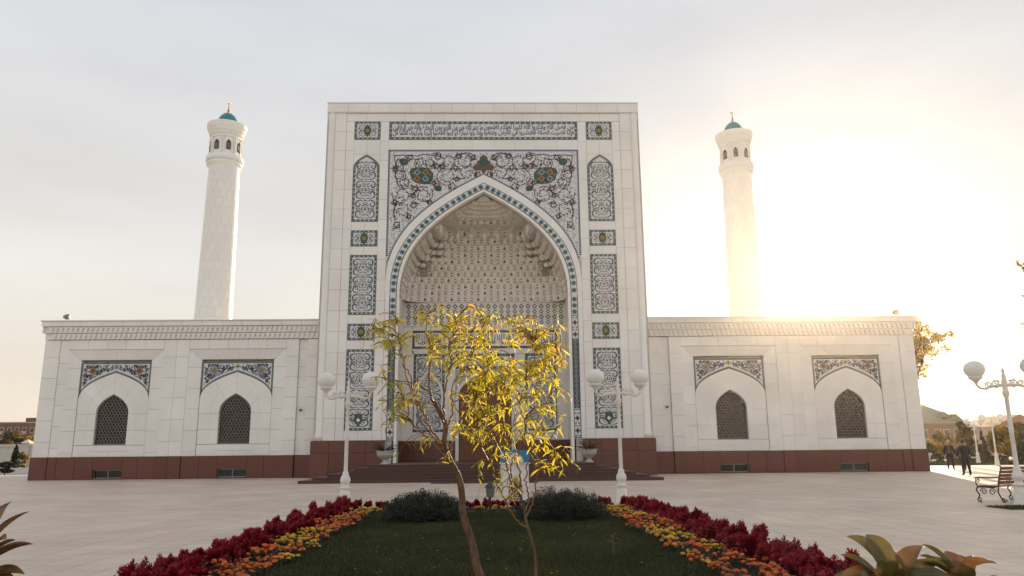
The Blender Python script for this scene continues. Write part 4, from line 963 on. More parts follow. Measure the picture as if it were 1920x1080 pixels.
# bench
def scroll3(cx, cz, r0, r1, a0, tn, n=20): return spiral(cx, cz, r0, r1, a0, tn, n)
b = thing('bench', 'park bench with reddish wooden slats and black scrolled iron ends', 'bench', (15.2, -25.8, 0), R(207))
for k in range(5): MB().box(-.72, .9, -.22+k*.105, -.22+k*.105+.085, .44, .475).build('seat_slat', 'bench_wood', b)
for k in range(5):
    z = .52+k*.095; y = .30+k*.028; MB().add([(-.72, y, z), (.9, y, z), (.9, y+.03, z+.004), (-.72, y+.03, z+.004), (-.72, y+.022, z+.08), (.9, y+.022, z+.08), (.9, y+.052, z+.084), (-.72, y+.052, z+.084)], [(0, 3, 2, 1), (4, 5, 6, 7), (0, 1, 5, 4), (1, 2, 6, 5), (2, 3, 7, 6), (3, 0, 4, 7)]).build('back_slat', 'bench_wood', b)
for x in (-.68, .86):
    e = MB()
    T_ = lambda pts, r_: e.tube([(x, y, z) for y, z in pts], r_, 6)
    T_([(-.30, .42), (-.1, .43), (.15, .42), (.3, .46), (.36, .7), (.44, .98), (.40, 1.02)], .02)
    T_([(-.28, .43), (-.33, .34), (-.25, .2), (-.3, .1)], .02); T_(scroll3(-.26, .08, .02, .075, PI, 1.4), .013)
    T_([(.3, .44), (.27, .3), (.33, .15), (.42, .06)], .02); T_(scroll3(.40, .1, .02, .08, -PI/2, 1.3), .013)
    T_(scroll3(-.12, .31, .02, .095, 0, 1.5), .012); T_(scroll3(.12, .3, .02, .1, PI, -1.5), .012)
    T_([(-.28, .43), (-.32, .55), (-.3, .66)], .016); T_(scroll3(-.25, .6, .015, .05, 0, 1.3), .011)
    e.build('end_frame', 'iron', b, True)
    MB().tube([(x, -.36, .665), (x, -.2, .69), (x, .1, .68), (x, .36, .70)], [.012, .024, .022, .016], 8).build('armrest', 'bench_wood', b, True)
MB().tube([(-.68, .02, .43), (.86, .02, .43)], .014, 6).build('stretcher', 'iron', b)

# urns with cycads on the platform
def urn(x, y, z, label):
    t = thing('planter_urn', label, 'planter', (x, y, z), 0, 'stone urns on the stair platform')
    MB().lathe([(.001, 0), (.25, 0), (.25, .05), (.19, .08), (.12, .16), (.11, .22), (.2, .28), (.36, .38), (.44, .5), (.46, .6), (.44, .62), (.5, .66), (.5, .72), (.44, .72), (.42, .64), (.001, .63)], 28).build('bowl', 'stone_urn', t, True)
    MB().lathe([(.001, .66), (.42, .655)], 20).build('earth', 'soil', t)
    p = thing('cycad', 'dark feathery palm in the urn '+('nearer the leaning trunk' if x < 0 else 'behind the sunward lamp'), 'palm', (x, y, z+.64), 0, 'palms in the stone urns')
    for k in range(40):
        a = 2.4*k+random.uniform(-.2, .2); el = random.uniform(.25, 1.25); L = random.uniform(.7, 1.0); f = MB()
        mid_ = []
        for q in range(11):
            t_ = q/10; r_ = L*t_*math.cos(el*(1-.35*t_)); zz = L*t_*math.sin(el)-.5*t_*t_*L*.6; mid_.append((r_*math.cos(a), r_*math.sin(a), zz))
        f.tube(mid_, [.01]*10+[.004], 4, cap=False)
        for q in range(1, 11):
            m_ = mid_[q]; w_ = .17*math.sin(PI*min(1, q/11+.08))
            for sg in (-1, 1):
                f.add([m_, (m_[0]+math.cos(a)*.06, m_[1]+math.sin(a)*.06, m_[2]), (m_[0]+math.cos(a)*.09-sg*math.sin(a)*w_, m_[1]+math.sin(a)*.09+sg*math.cos(a)*w_, m_[2]-.02)], [(0, 1, 2)])
        f.build('frond', 'palm_leaf', p, recalc=False)
urn(-5.35, -5.6, .845, 'pale stone urn on the stairs, the one nearer the leaning trunk')
urn(5.75, -5.6, .845, 'pale stone urn on the stairs, the one behind the sunward lamp')

# white and blue donation box shaped like a little portal
k = thing('donation_box', 'white box with bright blue stepped top and latticed arch', 'box', (1.22, -24.2, 0), R(4))
MB().box(-.40, .40, -.3, .3, 0, 1.16).box(-.44, .44, -.34, .34, 1.161, 1.2).build('body', 'kiosk_white', k)
MB().box(-.42, .42, -.3, .3, 1.2, 1.56).build('top', 'kiosk_blue', k)
ao = arch(.31, 1.2, .42, 14, 0, .5)
MB().prism([(-.31, 1.2)]+ao+[(.31, 1.2)], -.36, -.3).build('arch_top', 'kiosk_blue', k)
MB().prism(arch(.24, 1.2, .32, 14, 0, .5), -.375, -.36).build('arch_plate', 'kiosk_white', k)
MB().prism([(-.2, .05)]+arch(.2, .5, .26, 12, 0, .5)+[(.2, .05)], -.306, -.3).build('arch_recess', 'orn_brown', k)
lattice(0, .2, .5, .26, .07, -.318, k, 'kiosk_white', .085, .5, .014)

# low garden lantern in the bed
g_ = thing('garden_lantern', 'small dark garden lantern on a short post behind the willow stems', 'lantern', (.52, -30.2, .03))
MB().lathe([(.001, 0), (.05, 0), (.05, .03), (.022, .06), (.022, .5), (.001, .5)], 12).build('post', 'iron', g_)
MB().lathe([(.03, .5), (.08, .52), (.1, .72), (.001, .72)], 12).build('shade', 'metal_grey', g_); MB().lathe([(.13, .72), (.09, .78), (.03, .83), (.001, .84)], 12).build('cap', 'iron', g_)

# floodlights on the roofs, wall cameras, covers, doormat
def floodlight(x, z, label):
    f = thing('floodlight', label, 'floodlight', (x, -.2, z))
    MB().box(-.1, .1, -.05, .05, 0, .03).box(-.02, .02, -.02, .02, .03, .14).build('bracket', 'camera_body', f)
    MB().lathe([(.001, -.2), (.1, -.19), (.17, -.02), (.17, .16), (.001, .16)], 16).xf(lambda x_, y_, z_: (z_, x_*.9, y_+.26)).build('head', 'metal_grey', f, True)
floodlight(-26.35, 9.75, 'small round floodlight on the roof edge of the shaded wing')
floodlight(26.55, 9.75, 'small round floodlight on the roof edge of the sunlit wing')
def wallcam(x, y, z, label):
    f = thing('security_camera', label, 'camera', (x, y, z))
    MB().box(-.05, .05, -.1, 0, -.05, .05).build('bracket', 'metal_grey', f); MB().lathe([(.001, 0), (.06, 0), (.06, .26), (.001, .26)], 12).xf(lambda a, b_, c_: (a, -c_-.08, b_-.02)).build('body', 'camera_body', f, True)
wallcam(-5.5, 2.6, 5.6, 'small dark security camera on the niche wall beside the tiled panel')
wallcam(-11.45, .17, 4.1, 'small security camera in the wall slot next to the shaded wing')
wallcam(11.45, .17, 4.1, 'small security camera in the wall slot next to the sunlit wing')
for x, y, r_, lb in ((-20.0, -2.6, .8, 'flat drain cover in the paving before the outer window of the shaded wing'), (-13.9, -2.4, .8, 'flat drain cover in the paving before the inner window of the shaded wing'), (13.4, -3.2, .8, 'flat drain cover in the paving near the sunward end of the stairs'), (20.2, -2.2, .7, 'flat drain cover in the paving before the outer sunlit window')):
    c_ = MB().box(-r_, r_, -.35, .35, -.01, .006).build('drain_cover', 'cover'); c_.location = (x, y, 0); tag(c_, lb, 'drain cover', 'covers in the paving')
c_ = MB().box(-2.6, 2.6, -.55, .55, 0, .012).build('doormat', 'mat_dark'); c_.location = (.1, -9.85, .002); tag(c_, 'long dark doormat on the paving below the stairs', 'doormat')

# ================================================================== PLANTS IN THE BED
def leafcards(name, centers, sizes, n, leaf, mats, parent=None, flat=.0, seed=1, aspect=.5, mi=None, inner=.55):
    """n small leaf quads spread through ellipsoid clumps"""
    r = np.random.default_rng(seed); C = np.asarray(centers, float); Z = np.asarray(sizes, float)
    vol = (Z.prod(1))**.75; idx = r.choice(len(C), n, p=vol/vol.sum())
    v = r.normal(size=(n, 3)); v /= np.linalg.norm(v, axis=1)[:, None]; rad = inner+(1-inner)*r.uniform(0, 1, n)**.7
    p = C[idx]+v*Z[idx]*rad[:, None]
    nn = v*.7+r.normal(size=(n, 3))*.7; nn /= np.linalg.norm(nn, axis=1)[:, None]
    t = np.cross(nn, r.normal(size=(n, 3))); t /= np.linalg.norm(t, axis=1)[:, None]; b = np.cross(nn, t)
    s = leaf*r.uniform(.6, 1.4, n)[:, None]
    V = np.stack([p-t*s, p+b*s*aspect, p+t*s, p-b*s*aspect], 1).reshape(-1, 3)
    F = np.arange(4*n).reshape(-1, 4)
    m_ = (idx % len(mats)) if isinstance(mats, (list, tuple)) and len(mats) > 1 else None
    return newobj(name, npmesh(name, V, F, mats, m_), parent)
def shrub(x, y, w, d_, h, label, seed, m='bush', n=30000, leaf=.02):
    t = thing('shrub', label, 'shrub', (x, y, 0), 0, None); r = random.Random(seed); C = []; Zs = []; N = 230
    for q in range(N):                      # sprays on an uneven dome
        e = math.asin(((q+.5)/N)**.8); a = q*2.39996; lump = 1+.10*math.sin(3*a+seed)*math.cos(2*e)+.07*math.sin(5*a+2*seed); rr = r.uniform(.80, 1.02)*lump
        C.append((w/2*.88*math.cos(a)*math.cos(e)*rr, d_/2*.88*math.sin(a)*math.cos(e)*rr, .06+(h-.16)*math.sin(e)**.75*rr)); q_ = r.uniform(.06, .13); Zs.append((q_*1.15, q_*1.15, q_))
    for q in range(60):
        a = r.uniform(0, 6.28); e = r.uniform(0, 1.2); k_ = r.uniform(.2, .75); C.append((w/2*k_*math.cos(a)*math.cos(e), d_/2*k_*math.sin(a)*math.cos(e), .1+(h-.3)*k_*math.sin(e))); Zs.append((.2, .2, .15))
    leafcards('foliage', C, Zs, n, leaf, [m, 'bush_light'], t, seed=seed, inner=.15, aspect=.4)
    for q in range(9):
        a = q*.7; MB().tube([(0, 0, -.03), (w*.2*math.cos(a), d_*.2*math.sin(a), h*.35), (w*.36*math.cos(a), d_*.36*math.sin(a), h*r.uniform(.4, .75))], [.025, .015, .006], 5).build('stem', 'bark', t)
    return t
mat('bush_light', (.022, .034, .016), .6, .35, 9, transl=.12)
shrub(-.95, -30.3, 2.15, 1.7, .74, 'rounded dark green shrub on the lawn behind the leaning trunk', 3)
shrub(2.12, -30.4, 2.2, 1.75, .75, 'rounded dark green shrub on the lawn before the white box, sunward one', 4)

def part_meshes(mb, mats):
    out = []
    for k_ in (0, 1):
        q = MB(); mp_ = {}
        for f, mi in zip(mb.f, mb.m):
            if mi != k_: continue
            ff = []
            for i_ in f:
                if i_ not in mp_: mp_[i_] = len(q.v); q.v.append(mb.v[i_])
                ff.append(mp_[i_])
            q.f.append(tuple(ff)); q.m.append(0)
        out.append(q.mesh(('blossoms', 'leaves')[k_], mats[k_], False, False))
    return out
# salvia
def salvia_mesh(seed):
    r = random.Random(seed); mb = MB(); H = .27
    for q in range(8):
        a = r.uniform(0, 6.28); d_ = r.uniform(.02, .11); bx_, by_ = d_*math.cos(a), d_*math.sin(a); h = H*r.uniform(.82, 1.15); lx, ly = r.gauss(0, .03), r.gauss(0, .03)
        mb.tube([(bx_*.5, by_*.5, 0), (bx_+lx, by_+ly, h*.9)], [.006, .004], 3, 1, False)
        for k_ in range(44):
            t_ = .35+.65*k_/43; x, y, z = bx_*(.5+.5*t_)+lx*t_, by_*(.5+.5*t_)+ly*t_, h*t_; aa = k_*2.4; w_ = .046*math.sin(PI*min(1, (t_-.35)/.65*.78+.22))**.7*r.uniform(.6, 1.3)
            ex_, ey_ = math.cos(aa)*w_, math.sin(aa)*w_; u_ = r.uniform(.005, .03)
            mb.add([(x, y, z-.012), (x+ex_-ey_*.6, y+ey_+ex_*.6, z-.004), (x+ex_*1.4, y+ey_*1.4, z+u_), (x+ex_+ey_*.6, y+ey_-ex_*.6, z+.012)], [(0, 1, 2, 3)], 0)
    for q in range(50):
        a = r.uniform(0, 6.28); d_ = r.uniform(.02, .16); z = r.uniform(.01, H*.55); l = r.uniform(.04, .08); x, y = d_*math.cos(a), d_*math.sin(a); a2 = a+r.gauss(0, .6)
        c_, s_ = math.cos(a2)*l, math.sin(a2)*l
        mb.add([(x, y, z), (x+c_*.5-s_*.3, y+s_*.5+c_*.3, z+.02), (x+c_, y+s_, z-.01), (x+c_*.5+s_*.3, y+s_*.5-c_*.3, z+.02)], [(0, 1, 2, 3)], 1 if r.random() < .5 else 0)
    return part_meshes(mb, ('salvia', 'salvia_leaf'))
SM = [salvia_mesh(k_) for k_ in range(7)]
def marigold_mesh(seed, m):
    r = random.Random(seed); mb = MB()
    for q in range(7):
        a = q*2.4+r.uniform(-.3, .3); d_ = .165*math.sqrt((q+.4)/7); x, y = d_*math.cos(a), d_*math.sin(a); z = r.uniform(.14, .20)-d_*.22; R_ = r.uniform(.024, .042)
        b0 = len(mb.v); mb.sphere((0, 0, 0), R_, 10, 6, 0, (1.05, 1.05, .62))
        for i_ in range(b0, len(mb.v)):
            v = mb.v[i_]; f_ = r.uniform(.66, 1.25); mb.v[i_] = (x+v[0]*f_, y+v[1]*f_, z+v[2]*f_)
        mb.tube([(x*.5, y*.5, 0), (x, y, z-.02)], .005, 3, 1, False)
    for q in range(110):
        a = r.uniform(0, 6.28); d_ = .22*math.sqrt(r.random()); z = r.uniform(.02, .18)-d_*.2; l = r.uniform(.03, .06); x, y = d_*math.cos(a), d_*math.sin(a); a2 = r.uniform(0, 6.28); c_, s_ = math.cos(a2)*l, math.sin(a2)*l
        mb.add([(x, y, z), (x+c_*.5-s_*.2, y+s_*.5+c_*.2, z+.015), (x+c_, y+s_, z+r.gauss(0, .02)), (x+c_*.5+s_*.2, y+s_*.5-c_*.2, z+.015)], [(0, 1, 2, 3)], 1)
    return part_meshes(mb, (m, 'marigold_leaf'))
MO = [marigold_mesh(k_, 'marigold_o') for k_ in range(4)]; MY = [marigold_mesh(k_+9, 'marigold_y') for k_ in range(4)]
r = random.Random(5)
def plant(name, me, x, y, sc, label, group, cat):
    o = newobj(name+'_plant', None); o.empty_display_size = .1; newobj('blossoms', me[0], o); newobj('leaves', me[1], o); o.location = (x, y, .03); o.rotation_euler = (r.gauss(0, .06), r.gauss(0, .06), r.uniform(0, 6.28)); o.scale = (sc*r.uniform(.9, 1.1),)*2+(sc*r.uniform(.82, 1.22),)
    tag(o, label, cat, group)
SL = ('dark red salvia plant in the tall red border along the shaded paving', 'dark red salvia plant in the tall red border on the sunward side', 'dark red salvia plant in the short back row near the lamps')
for side, (xo, xi) in enumerate(((-3.48, -2.9), (4.60, 4.0))):
    y = -41.0
    while y < -27.0:
        for k_ in range(4):
            t_ = (k_+.5)/4; plant('salvia', r.choice(SM), xo+(xi-xo)*t_+r.gauss(0, .05), y+r.gauss(0, .1), r.uniform(.75, 1.28), SL[side], 'red salvia, '+('shaded side' if side == 0 else 'sunward side'), 'salvia')
        y += .37
x = -3.5
while x < 4.4:
    if not (.2 < x < .25):
        for yy in (-26.55, -26.85, -27.2): plant('salvia', r.choice(SM), x+r.gauss(0, .07), yy+r.gauss(0, .07), r.uniform(.7, .95), SL[2], 'red salvia, back row', 'salvia')
    x += .36
def is_orange(y, side): return math.sin((y+ (1.2 if side else .2))*1.15) > -.15
for side, (xo, xi) in enumerate(((-2.78, -2.42), (3.88, 3.45))):
    y = -41.0
    while y < -28.0:
        og = is_orange(y, side)
        for k_ in range(2):
            t_ = k_; og2 = og if r.random() < .93 else not og
            plant('marigold', r.choice(MO if og2 else MY), xo+(xi-xo)*t_+r.gauss(0, .06), y+r.gauss(0, .1), r.uniform(.72, 1.2), ('orange' if og2 else 'yellow')+' marigold plant in the low border '+('along the shaded side of the lawn' if side == 0 else 'along the sunward side of the lawn'), ('orange' if og2 else 'yellow')+' marigolds '+('shaded side' if side == 0 else 'sunward side'), 'marigold')
        y += .27
x = -3.0
while x < 4.0:
    if not (-1.8 < x < 3.2) or (.0 < x < 1.1):
        for yy in (-27.9, -27.65): plant('marigold', r.choice(MY), x+r.gauss(0, .05), yy+r.gauss(0, .05), r.uniform(.7, .9), 'yellow marigold plant in the short back row near the lamps', 'yellow marigolds back row', 'marigold')
    x += .3

# ---- corkscrew willows
mat('leaf_y', (.86, .68, .03), .5, .2, 4, c2=(.78, .60, .05), transl=.62)
mat('leaf_o', (.78, .38, .03), .5, .2, 4, c2=(.80, .52, .06), transl=.6)
mat('leaf_g', (.40, .41, .025), .5, .3, 4, c2=(.60, .54, .03), transl=.58)
def smooth(pts, n=6):
    P = [np.array(p, float) for p in pts]; out = []
    for i in range(len(P)-1):
        p0, p1, p2, p3 = P[max(0, i-1)], P[i], P[i+1], P[min(len(P)-1, i+2)]
        for k_ in range(n):
            t_ = k_/n; out.append(.5*((2*p1)+(-p0+p2)*t_+(2*p0-5*p1+4*p2-p3)*t_*t_+(-p0+3*p1-3*p2+p3)*t_**3))
    out.append(P[-1]); return out
def willow(label, Y0, stems, regions, nleaf_per_twig, seed, trunk_n):
    base = onground(stems[0][0][0], stems[0][0][1]) if False else at(stems[0][0][0], stems[0][0][1], Y0)
    rr = random.Random(seed); t = thing('willow_tree', label, 'tree', (float(base[0]), float(Y0), 0))
    off = np.array([base[0], Y0, 0]); nodes = []
    for si, (pts, w0, w1, dy) in enumerate([(s_[:-3], s_[-3], s_[-2], s_[-1]) for s_ in stems]):
        W3 = []
        for i, (x, y) in enumerate(pts):
            f_ = i/(len(pts)-1); W3.append(at(x, y, Y0+dy*f_)-off)
        if si < trunk_n and pts[0][1] > 1070: W3 = [np.array([W3[0][0]-.02, W3[0][1], -.06])]+W3
        P = smooth(W3, 6); n = len(P); rad = [(w0+(w1-w0)*(i/(n-1))**.8)/2*(1 if si < trunk_n else .78) for i in range(n)]
        for i in range(n): 
            if si >= trunk_n: P[i] = P[i]+np.array([rr.gauss(0, .007), rr.gauss(0, .01), rr.gauss(0, .005)])
        MB().tube(P, rad, 9 if si < trunk_n else 6).build('trunk' if si < trunk_n else 'branch', 'bark' if si < trunk_n else 'twig', t, True)
        if si >= trunk_n:
            nodes += [(p, rad[i]) for i, p in enumerate(P) if i > n*.2]
        else: nodes += [(p, rad[i]) for i, p in enumerate(P) if i > n*.75]
    NP = np.array([p for p, _ in nodes])
    tw = MB(); LV = []; LM = []
    for (px, py, sx_, sy_, ntw, mixc) in regions:
        for q in range(ntw):
            tx, ty = rr.gauss(px, sx_), max(582+rr.uniform(0, 25), rr.gauss(py, sy_)); tgt = at(tx, ty, Y0+rr.gauss(0, .3))-off
            dd = np.linalg.norm(NP-tgt, axis=1)+np.where(NP[:, 2] > tgt[2]+.05, .4, 0); s0 = NP[int(np.argmin(dd))]
            L = np.linalg.norm(tgt-s0); amp = .028+.03*min(1, L); ph = rr.uniform(0, 6.28); path = []
            m_ = max(7, int(L/.05)); side = np.array([rr.gauss(0, 1), rr.gauss(0, 1), 0]); side /= np.linalg.norm(side)
            for k_ in range(m_+1):
                t_ = k_/m_; p = s0*(1-t_)+tgt*t_+np.array([0, 0, .22*L*math.sin(PI*t_)]); w_ = amp*math.sin(PI*min(1, t_*3)/2)
                p = p+side*w_*math.sin(ph+t_*L*13)+np.array([0, 0, w_*.6*math.cos(ph+t_*L*13)]); path.append(p)
            tw.tube(path, [.0055*(1-.6*k_/m_) for k_ in range(m_+1)], 5, 0, False)
            nl = nleaf_per_twig
            for k_ in range(nl):
                i = int(m_*(.25+.75*k_/(nl-1))); p = path[min(i, m_)]; a = rr.uniform(0, 6.28); l = rr.uniform(.045, .125); w_ = l*rr.uniform(.04, .065)+.0016
                d0 = np.array([math.cos(a)*.8, math.sin(a)*.8, rr.uniform(-.9, .5)]); d0 /= np.linalg.norm(d0)
                cv = rr.uniform(.3, 1.5); tws = rr.uniform(-2.5, 2.5); nrm = np.cross(d0, [rr.gauss(0, 1), rr.gauss(0, 1), rr.gauss(0, 1)]); nrm /= np.linalg.norm(nrm)+1e-9
                pos = np.array(p); dirv = d0.copy(); rowv = []
                for j_ in range(6):
                    u_ = j_/5; ww = w_*math.sin(PI*(u_*.86+.09))*1.0; ca, sa = math.cos(tws*u_), math.sin(tws*u_); bn = np.cross(dirv, nrm); sd_ = nrm*ca+bn*sa
                    rowv.append((pos-sd_*ww, pos+sd_*ww)); dirv = dirv+np.array([0, 0, -cv*.22])+bn*rr.gauss(0, .10); dirv /= np.linalg.norm(dirv); pos = pos+dirv*l/5
                LV.append(rowv); kx = rr.random(); LM.append(mixc[0] if kx < .55 else mixc[1] if kx < .85 else mixc[2])
    tw.build('twigs', 'twig', t, True, False)['kind'] = 'stuff'
    V = np.array(LV).reshape(-1, 12, 3); n = len(V); f_ = np.array([[2*j_, 2*j_+1, 2*j_+3, 2*j_+2] for j_ in range(5)])
    F = (np.arange(n)[:, None, None]*12+f_[None]).reshape(-1, 4)
    newobj('foliage', npmesh('foliage', V.reshape(-1, 3), F, ['leaf_y', 'leaf_o', 'leaf_g'], np.repeat(LM, 5), True), t)['kind'] = 'stuff'
    return t
YT = -40.6
A_ = (0, 2, 0); Bm = (0, 1, 2); Cm = (0, 2, 2); Dm = (2, 0, 2)
willow('yellow-leaved willow with one thick leaning trunk on the lawn', YT, [
    [(903, 1100), (893, 1060), (884, 1015), (868, 965), (866, 930), (860, 895), (842, 860), (833, 830), (836, 800), (828, 780), (812, 750), .088, .042, .1],
    [(845, 868), (825, 845), (800, 820), (775, 795), (765, 770), (757, 745), (742, 715), (735, 690), .028, .010, .25],
    [(828, 835), (815, 815), (800, 790), (790, 765), (775, 735), (770, 705), (757, 680), (750, 640), (745, 605), .030, .009, -.2],
    [(832, 845), (806, 812), (790, 790), (780, 760), (760, 700), (752, 665), (735, 650), (718, 625), (700, 610), .022, .007, .3],
    [(812, 752), (806, 725), (805, 690), (806, 650), (800, 620), (799, 590), (797, 575), .034, .008, .1],
    [(830, 790), (832, 760), (836, 720), (845, 680), (842, 650), (850, 620), (862, 590), .028, .008, -.3],
    [(836, 805), (850, 770), (846, 735), (860, 700), (878, 680), (885, 640), (880, 600), .026, .007, .4],
    [(806, 735), (790, 725), (770, 718), (745, 714), (728, 712), .020, .008, -.3],
    [(838, 872), (846, 845), (850, 820), (860, 800), (862, 770), .016, .006, .4],
    [(870, 740), (900, 760), (912, 790), (905, 830), .014, .006, -.2],
], [(745, 620, 26, 22, 15, Bm), (712, 660, 16, 24, 10, Cm), (735, 740, 18, 30, 16, Dm), (800, 620, 26, 26, 15, A_), (845, 625, 28, 26, 20, A_), (880, 650, 24, 40, 24, A_), (835, 690, 30, 36, 17, A_), (885, 600, 16, 14, 9, Bm), (880, 740, 25, 34, 22, Cm), (870, 810, 24, 26, 12, A_), (770, 760, 26, 40, 5, Bm), (735, 815, 14, 18, 3, Bm), (700, 620, 10, 12, 4, Cm)], 8, 21, 1)
willow('yellow-green willow with several thin stems rising from one base', YT-.1, [
    [(1004, 1095), (1004, 1050), (996, 1010), (988, 985), (984, 960), (976, 930), (965, 905), .036, .022, .1],
    [(966, 930), (957, 900), (950, 870), (944, 840), (946, 800), (940, 760), (948, 720), (955, 680), .026, .009, .2],
    [(990, 990), (968, 975), (952, 950), (935, 915), (922, 880), (908, 850), (895, 820), (880, 790), (868, 765), .022, .008, -.3],
    [(985, 970), (1000, 940), (1004, 910), (1010, 880), (1008, 850), (1020, 815), (1018, 780), (1030, 740), (1045, 700), (1050, 660), .024, .007, .3],
    [(972, 920), (975, 890), (970, 860), (978, 830), (985, 800), (975, 760), (985, 720), (1000, 680), (1005, 640), .026, .008, -.2],
    [(984, 960), (992, 930), (985, 900), (990, 870), (1000, 840), (1002, 810), (1010, 780), (1005, 740), (1015, 690), (1025, 650), .022, .007, .1],
    [(964, 905), (958, 880), (966, 850), (960, 815), (965, 780), (958, 740), (962, 700), (955, 650), (960, 600), .022, .006, .3],
    [(1020, 815), (1035, 838), (1045, 860), (1052, 868), .012, .005, .1],
    [(950, 870), (930, 830), (915, 800), (918, 760), (910, 720), (915, 680), .018, .006, -.2],
    [(915, 700), (920, 660), (908, 630), (900, 600), .014, .005, .2],
], [(950, 680, 34, 46, 34, A_), (915, 700, 26, 50, 30, Cm), (1000, 680, 30, 34, 26, A_), (1030, 690, 18, 40, 13, Cm), (960, 755, 42, 34, 28, Dm), (920, 790, 26, 34, 14, Cm), (1000, 760, 30, 40, 18, Cm), (960, 825, 28, 22, 10, A_), (1015, 840, 16, 20, 9, A_), (1045, 880, 10, 10, 4, A_), (960, 620, 18, 24, 10, Bm), (905, 600, 12, 14, 6, Bm), (935, 890, 36, 14, 5, Dm), (960, 935, 20, 12, 3, Bm), (1055, 700, 8, 34, 7, Bm), (1000, 620, 22, 20, 8, Bm)], 8, 33, 1)
n = 130; x_ = rng.normal(.6, 1.5, n).clip(LX0, LX1); y_ = rng.uniform(-41, -30, n); a_ = rng.uniform(0, 6.28, n); l_ = rng.uniform(.03, .06, n); ca, sa = np.cos(a_)*l_, np.sin(a_)*l_; z_ = .085+rng.uniform(0, .02, n)
V = np.stack([np.stack([x_, y_, z_], 1), np.stack([x_+ca*.5-sa*.16, y_+sa*.5+ca*.16, z_+.008], 1), np.stack([x_+ca, y_+sa, z_+rng.uniform(-.01, .02, n)], 1), np.stack([x_+ca*.5+sa*.16, y_+sa*.5-ca*.16, z_+.004], 1)], 1)
tag(newobj('fallen_leaves', npmesh('fallen_leaves', V.reshape(-1, 3), np.arange(4*n).reshape(-1, 4), 'leaf_o')), 'scattered small fallen willow leaves on the dark lawn', 'leaves', kind='stuff')
# small seedling on the lawn
sg_ = thing('seedling', 'small dry seedling standing alone on the lawn', 'plant', (2.35, -36.2, .03))
MB().tube([(0, 0, 0), (.02, 0, .16), (0, .01, .34)], [.008, .006, .003], 5).build('stem', 'twig', sg_)
for q in range(7):
    a = q*1.9; z = .18+q*.024; MB().add([(.01, 0, z), (.07*math.cos(a)-.02*math.sin(a), .07*math.sin(a)+.02*math.cos(a), z+.03), (.13*math.cos(a), .13*math.sin(a), z+.01), (.07*math.cos(a)+.02*math.sin(a), .07*math.sin(a)-.02*math.cos(a), z+.03)], [(0, 1, 2, 3)]).build('leaf', 'leafgreen', sg_, recalc=False)

# ---- broad-leaved cannas at the near corners
mat('canna', (.11, .125, .03), .35, .3, 9, c2=(.19, .12, .035), transl=.4, spec=.5)
mat('canna_red', (.22, .075, .035), .35, .3, 9, c2=(.27, .16, .045), transl=.4, spec=.5)
def canna(x, y, hb, label, seed, leaves):
    t = thing('canna_plant', label, 'canna', (x, y, 0), 0, 'broad-leaved cannas at the near corners'); rr = random.Random(seed)
    MB().tube([(0, 0, -.05), (.01, 0, hb*.6), (0, 0, hb)], [.03, .025, .015], 8).build('stem', 'canna', t, True)
    MB().lathe([(.001, .05), (.25, .03), (.32, -.01)], 16).build('earth', 'soil', t)
    for (a, el, L, w, m) in leaves:
        z0 = hb-rr.uniform(.0, .12); N = 12; mb = MB(); rowsv = []
        ca, sa = math.cos(a), math.sin(a); e = el; px, pz = 0.0, z0
        for i in range(N+1):
            t_ = i/N; ww = w*1.35*math.sin(PI*min(1, t_**.85*.94+.06))**.9; tw_ = .3*math.sin(seed+a)
            cup = .55*ww
            for v in (-1, -.5, 0, .5, 1):
                lx = px; ly = v*ww; lz = pz+cup*abs(v)**1.4+tw_*ly
                mb.v.append((lx*ca-ly*sa, lx*sa+ly*ca, lz))
            px += L/N*math.cos(e); pz += L/N*math.sin(e); e -= (.9/N)*(1.3 if t_ > .5 else .5)
        for i in range(N):
            for v in range(4): q = i*5+v; mb.f.append((q, q+1, q+6, q+5)); mb.m.append(0)
        lf = mb.build('leaf', m, t, True, False)
rc = at(1672, 1085, -43.2); 
canna(rc[0], -43.2, float(rc[2])+.015, 'broad-leaved canna at the near edge, the larger of the two side by side', 2, [(R(178), .55, .37, .05, 'canna'), (R(168), .95, .36, .05, 'canna'), (R(140), 1.0, .32, .055, 'canna'), (R(100), 1.1, .30, .055, 'canna'), (R(60), 1.0, .32, .05, 'canna_red'), (R(25), .9, .40, .05, 'canna_red'), (R(5), .6, .40, .05, 'canna'), (R(-30), .35, .34, .05, 'canna'), (R(215), .5, .34, .05, 'canna'), (R(240), .9, .3, .05, 'canna'), (R(290), .8, .28, .05, 'canna'), (R(190), .25, .36, .045, 'canna_red'), (R(-10), .2, .34, .045, 'canna_red')])
rc = at(1806, 1090, -43.2)
canna(rc[0], -43.2, float(rc[2])+.05, 'broad-leaved canna at the near edge, the smaller of the two side by side', 5, [(R(150), 1.1, .30, .05, 'canna'), (R(90), 1.2, .24, .05, 'canna_red'), (R(40), .95, .27, .04, 'canna_red'), (R(10), .45, .28, .045, 'canna_red'), (R(200), .5, .26, .05, 'canna_red'), (R(240), .9, .26, .05, 'canna'), (R(300), .6, .22, .05, 'canna_red'), (R(120), .7, .28, .05, 'canna'), (R(65), 1.0, .28, .05, 'canna'), (R(170), .8, .28, .05, 'canna')])
rc = at(-62, 1085, -43.4)
